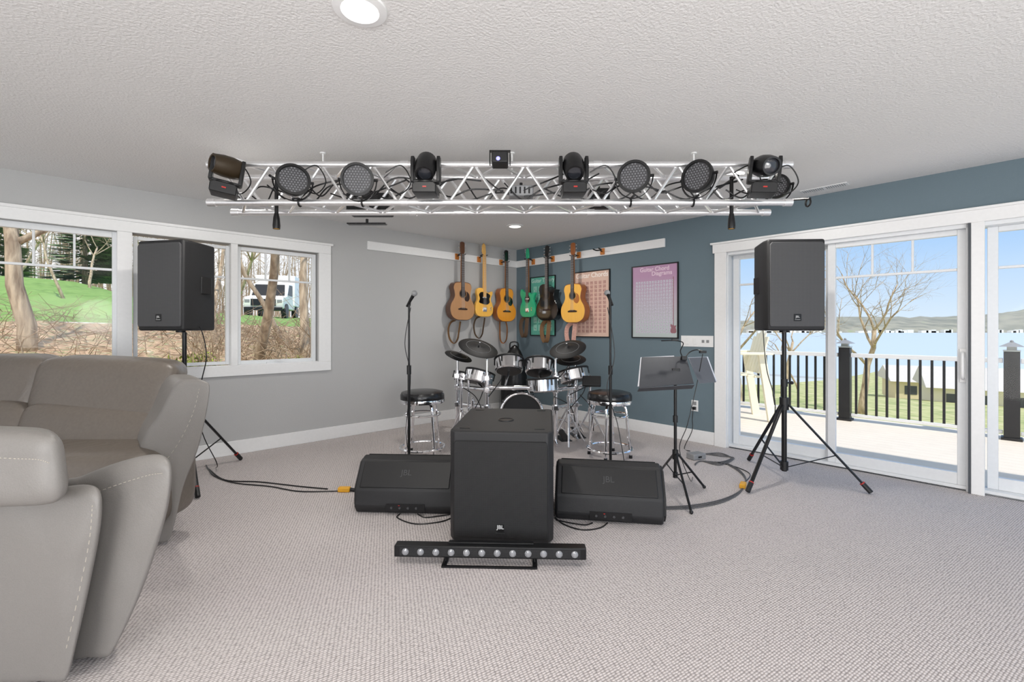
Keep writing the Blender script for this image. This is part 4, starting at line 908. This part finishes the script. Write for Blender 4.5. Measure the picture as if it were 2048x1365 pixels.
for i in range(300):
    px=q.uniform(-150,660); Y=q.uniform(46,66); X=WX(px,Y); l_=ML.inverted()@V((X,Y,0)); z=zL(l_.x,l_.y); h_=q.uniform(5,11)
    a=V((X,Y,z-.5)); t_=a+V((q.gauss(0,.6),q.gauss(0,.6),h_)); b.tube([a,t_],[.08,.02],4)
    for j in range(9):
        f=q.uniform(.25,.95); s_=a.lerp(t_,f); b.tube([s_,s_+V((q.gauss(0,1),q.gauss(0,1),q.uniform(.3,1.6)))],[.03,.008],3)
o=part(b,'distant_woods',mTwig); tag(o,'dense leafless woods beyond the lawn','woods',kind='stuff')
b=B()
for i in range(700):
    px=q.uniform(-100,650) if i%2 else q.uniform(380,650); Y=q.uniform(7.5,13.5); X=WX(px,Y); l_=ML.inverted()@V((X,Y,0))
    if l_.y<1.2: continue
    z=zL(l_.x,l_.y); a=V((X,Y,z-.05)); L=q.uniform(.2,.8) if (px<380 or 480<px<600) else q.uniform(.3,1.6)
    b.tube([a,a+V((q.gauss(0,.2),q.gauss(0,.2),L*.5)),a+V((q.gauss(0,.5),q.gauss(0,.5),L))],[.010,.007,.003],3)
o=part(b,'brush',mTwig); tag(o,'thin bare brush growing on the leafy bank','brush',kind='stuff')
# evergreen
mPine=ramp_mat('pine_needles',[(.35,S(76,100,70)),(.65,S(132,156,112))],8,bump=.8)
def evergreen(x,y,z,h,r,lab,g=None):
    e=thing('evergreen_tree',lab,'tree',T(x,y,z),g); b=B(); b.cyl((0,0,-.3),(0,0,h*.9),.2,.04); part(b,'trunk',mBark,e)
    b=B(); q=random.Random(int(x*10))
    for i in range(900):
        f=q.random(); zz=h*(.08+.9*f); rr_=r*(1-f)**.85+.1; a=q.random()*6.28; d_=V((math.cos(a),math.sin(a),-.12)); L=rr_*q.uniform(.6,1.05)
        p0=V((0,0,zz))+d_*L*.3; p1=V((0,0,zz))+d_*L+V((0,0,q.uniform(-.05,.2))); sd=V((-d_.y,d_.x,0))*L*.13; up=V((0,0,.12))
        vs=[b.bm.verts.new(x_) for x_ in (p0,(p0+p1)/2+sd-up,p1,(p0+p1)/2-sd+up*.3)]; b.face(vs)
    o=part(b,'foliage',mPine,e,smooth=False); o['kind']='stuff'
x,y,z=onL(170,36); evergreen(x,y,z,9,3.2,'dark green spruce tree beyond the lawn','evergreens')
x,y,z=onL(-10,38); evergreen(x,y,z,9,2.8,'dark green spruce tree beyond the lawn','evergreens')
mShrub=ramp_mat('shrub_green',[(.3,S(96,112,40)),(.7,S(180,190,84))],14,bump=.8)
for px,Y,s in ((340,7.6,.4),(400,8.2,.35),(590,8.6,.3)):
    x,y,z=onL(px,Y); b=B(); q=random.Random(px)
    for i in range(320):
        d_=V((q.gauss(0,1),q.gauss(0,1),q.gauss(0,1))).normalized()*s*q.uniform(.4,1); d_.z=abs(d_.z)
        c=V(d_); a=V((q.gauss(0,1),q.gauss(0,1),q.gauss(0,1))).normalized()*.06; c2=a.cross(V((0,0,1)))*.5
        b.face([b.bm.verts.new(c-a),b.bm.verts.new(c+c2),b.bm.verts.new(c+a),b.bm.verts.new(c-c2)])
    o=part(b,'shrub',mShrub,mat=T(x,y,z-.02),smooth=False); tag(o,'low yellow-green shrub on the leafy bank','shrub','low shrubs')
# truck
x,y,z=onL(545,25); e=thing('truck','white utility truck parked on the lawn','truck',T(x,y,z-.1,math.radians(285))@Matrix.Scale(.95,4))
mTr=M('white_car_paint',(.93,.91,.88,1),.6)
b=B(); b.prism([(-1.9,.55),(1.9,.55),(2.0,.8),(1.95,1.15),(.9,1.3),(.45,2.0),(-.6,2.05),(-.6,1.2),(-1.9,1.2)],-.95,.95); part(b,'body',mTr,e,bevel=.05)
b=B(); b.box((-2.6,-1.05,.8),(-.7,1.05,2.6)); part(b,'utility_box',mTr,e,bevel=.03)
for sy in (-.96,.955):
    b=B(); b.prism([(.78,1.34),(.42,1.93),(-.5,1.96),(-.5,1.34)],sy,sy+.005); part(b,'side_window',mMet,e)
b=B(); b.hexa([(.92,-.82,1.31),(.95,-.82,1.31),(.95,.82,1.31),(.92,.82,1.31),(.49,-.75,1.93),(.52,-.75,1.95),(.52,.75,1.95),(.49,.75,1.93)]); part(b,'windshield',mMet,e)
for sx in (-1.5,1.25):
    for sy in (-.9,.9):
        b=B(); b.cyl((sx,sy-.12,.42),(sx,sy+.12,.42),.42); part(b,'wheel',mBlk,e)
b=B(); b.box((1.97,-.6,.7),(2.02,.6,1.05)); part(b,'front_grille',mMet,e)
for sy in (-.78,.78):
    b=B(); b.box((1.95,sy-.12,.85),(2.0,sy+.12,1.02)); part(b,'headlight',mGrey,e)
b=B(); b.box((1.95,-.92,.45),(2.08,.92,.62)); part(b,'bumper',mMet,e,bevel=.02)
# neighbour houses
def house(px,Y,z,w_,d_,h_,rz,c,lab):
    e=thing('house',lab,'house',T(WX(px,Y),Y,z,rz),'neighbour houses')
    b=B(); b.box((-w_/2,-d_/2,0),(w_/2,d_/2,h_)); part(b,'walls',c,e,smooth=False)
    b=B(); b.prism([(-d_/2-.4,h_-.1),(d_/2+.4,h_-.1),(0,h_+d_*.22)],-w_/2-.4,w_/2+.4,m=Matrix.Rotation(math.pi/2,4,'Z')); part(b,'roof',mRoof,e,smooth=False)
    for i in (-.3,.0,.3):
        b=B(); b.box((i*w_-.4,-d_/2-.03,h_*.35),(i*w_+.4,-d_/2+.02,h_*.75)); part(b,'window',mGasket,e,smooth=False)
mRoof=M('grey_shingles',S(204,200,196),.9,scale=6,var=.08)
house(1850,40,-4.9,5,5,1.8,-.5,M('tan_siding',S(220,206,172),.8),'small tan house with grey shingle roof')
house(1955,30,-4.2,5,5,1.8,-.6,M('white_siding',S(226,220,200),.8),'small pale house with grey shingle roof')
# ---------------------------------------------------------------- world and lights
w=bpy.data.worlds.new('world'); sc.world=w; w.use_nodes=True; nt=w.node_tree; bg=nt.nodes['Background']
tc=nt.nodes.new('ShaderNodeTexCoord'); sp=nt.nodes.new('ShaderNodeSeparateXYZ'); nt.links.new(tc.outputs['Generated'],sp.inputs[0])
r=nt.nodes.new('ShaderNodeValToRGB'); cr=r.color_ramp
cr.elements[0].position=.0; cr.elements[0].color=(.72,.85,.97,1); cr.elements[1].position=.8; cr.elements[1].color=(.30,.50,.85,1)
e_=cr.elements.new(.2); e_.color=(.30,.56,.94,1)
nt.links.new(sp.outputs['Z'],r.inputs[0])
mr=nt.nodes.new('ShaderNodeMapRange'); mr.inputs[1].default_value=.1; mr.inputs[2].default_value=-.5; nt.links.new(sp.outputs['X'],mr.inputs[0])
mx=nt.nodes.new('ShaderNodeMix'); mx.data_type='RGBA'; mx.inputs[7].default_value=(.96,.96,.965,1); nt.links.new(mr.outputs[0],mx.inputs[0]); nt.links.new(r.outputs[0],mx.inputs[6])
nt.links.new(mx.outputs[2],bg.inputs[0]); bg.inputs[1].default_value=1.05
s=bpy.data.lights.new('sun','SUN'); s.energy=3.6; s.angle=math.radians(1); s.color=(1,.95,.88); so_=lk(bpy.data.objects.new('sun',s))
so_.rotation_euler=V((-.25,.5,-.83)).to_track_quat('-Z','Y').to_euler()
def fillP(x,y,z,e,r=.35,c=(1,.98,.95)):  # unseen point light added behind the camera to fill the room
    l=bpy.data.lights.new('fill_lamp','POINT'); l.energy=e; l.shadow_soft_size=r; l.color=c; o=lk(bpy.data.objects.new('fill_lamp',l)); o.location=(x,y,z)
fillP(-1.2,-1.9,1.5,48); fillP(1.8,-1.6,1.5,62)
def uplight(x,y,z,d,e,sz):  # unseen area light added behind the camera to brighten the ceiling
    l=bpy.data.lights.new('uplight','AREA'); l.shape='DISK'; l.size=sz; l.energy=e; l.color=(1,.985,.96); o=lk(bpy.data.objects.new('uplight',l)); o.location=(x,y,z); o.rotation_euler=V(d).to_track_quat('-Z','Y').to_euler()
uplight(-1.5,-2.0,.9,(.1,.9,.65),78,2.6); uplight(1.9,-1.9,.9,(-.05,.9,.65),92,2.6)
# daylight entering through the glass doors
p=MR@V((4.9,.6,1.3)); l=bpy.data.lights.new('door_daylight','AREA'); l.shape='RECTANGLE'; l.size=3.4; l.size_y=1.6; l.energy=24; l.color=(.93,.97,1)
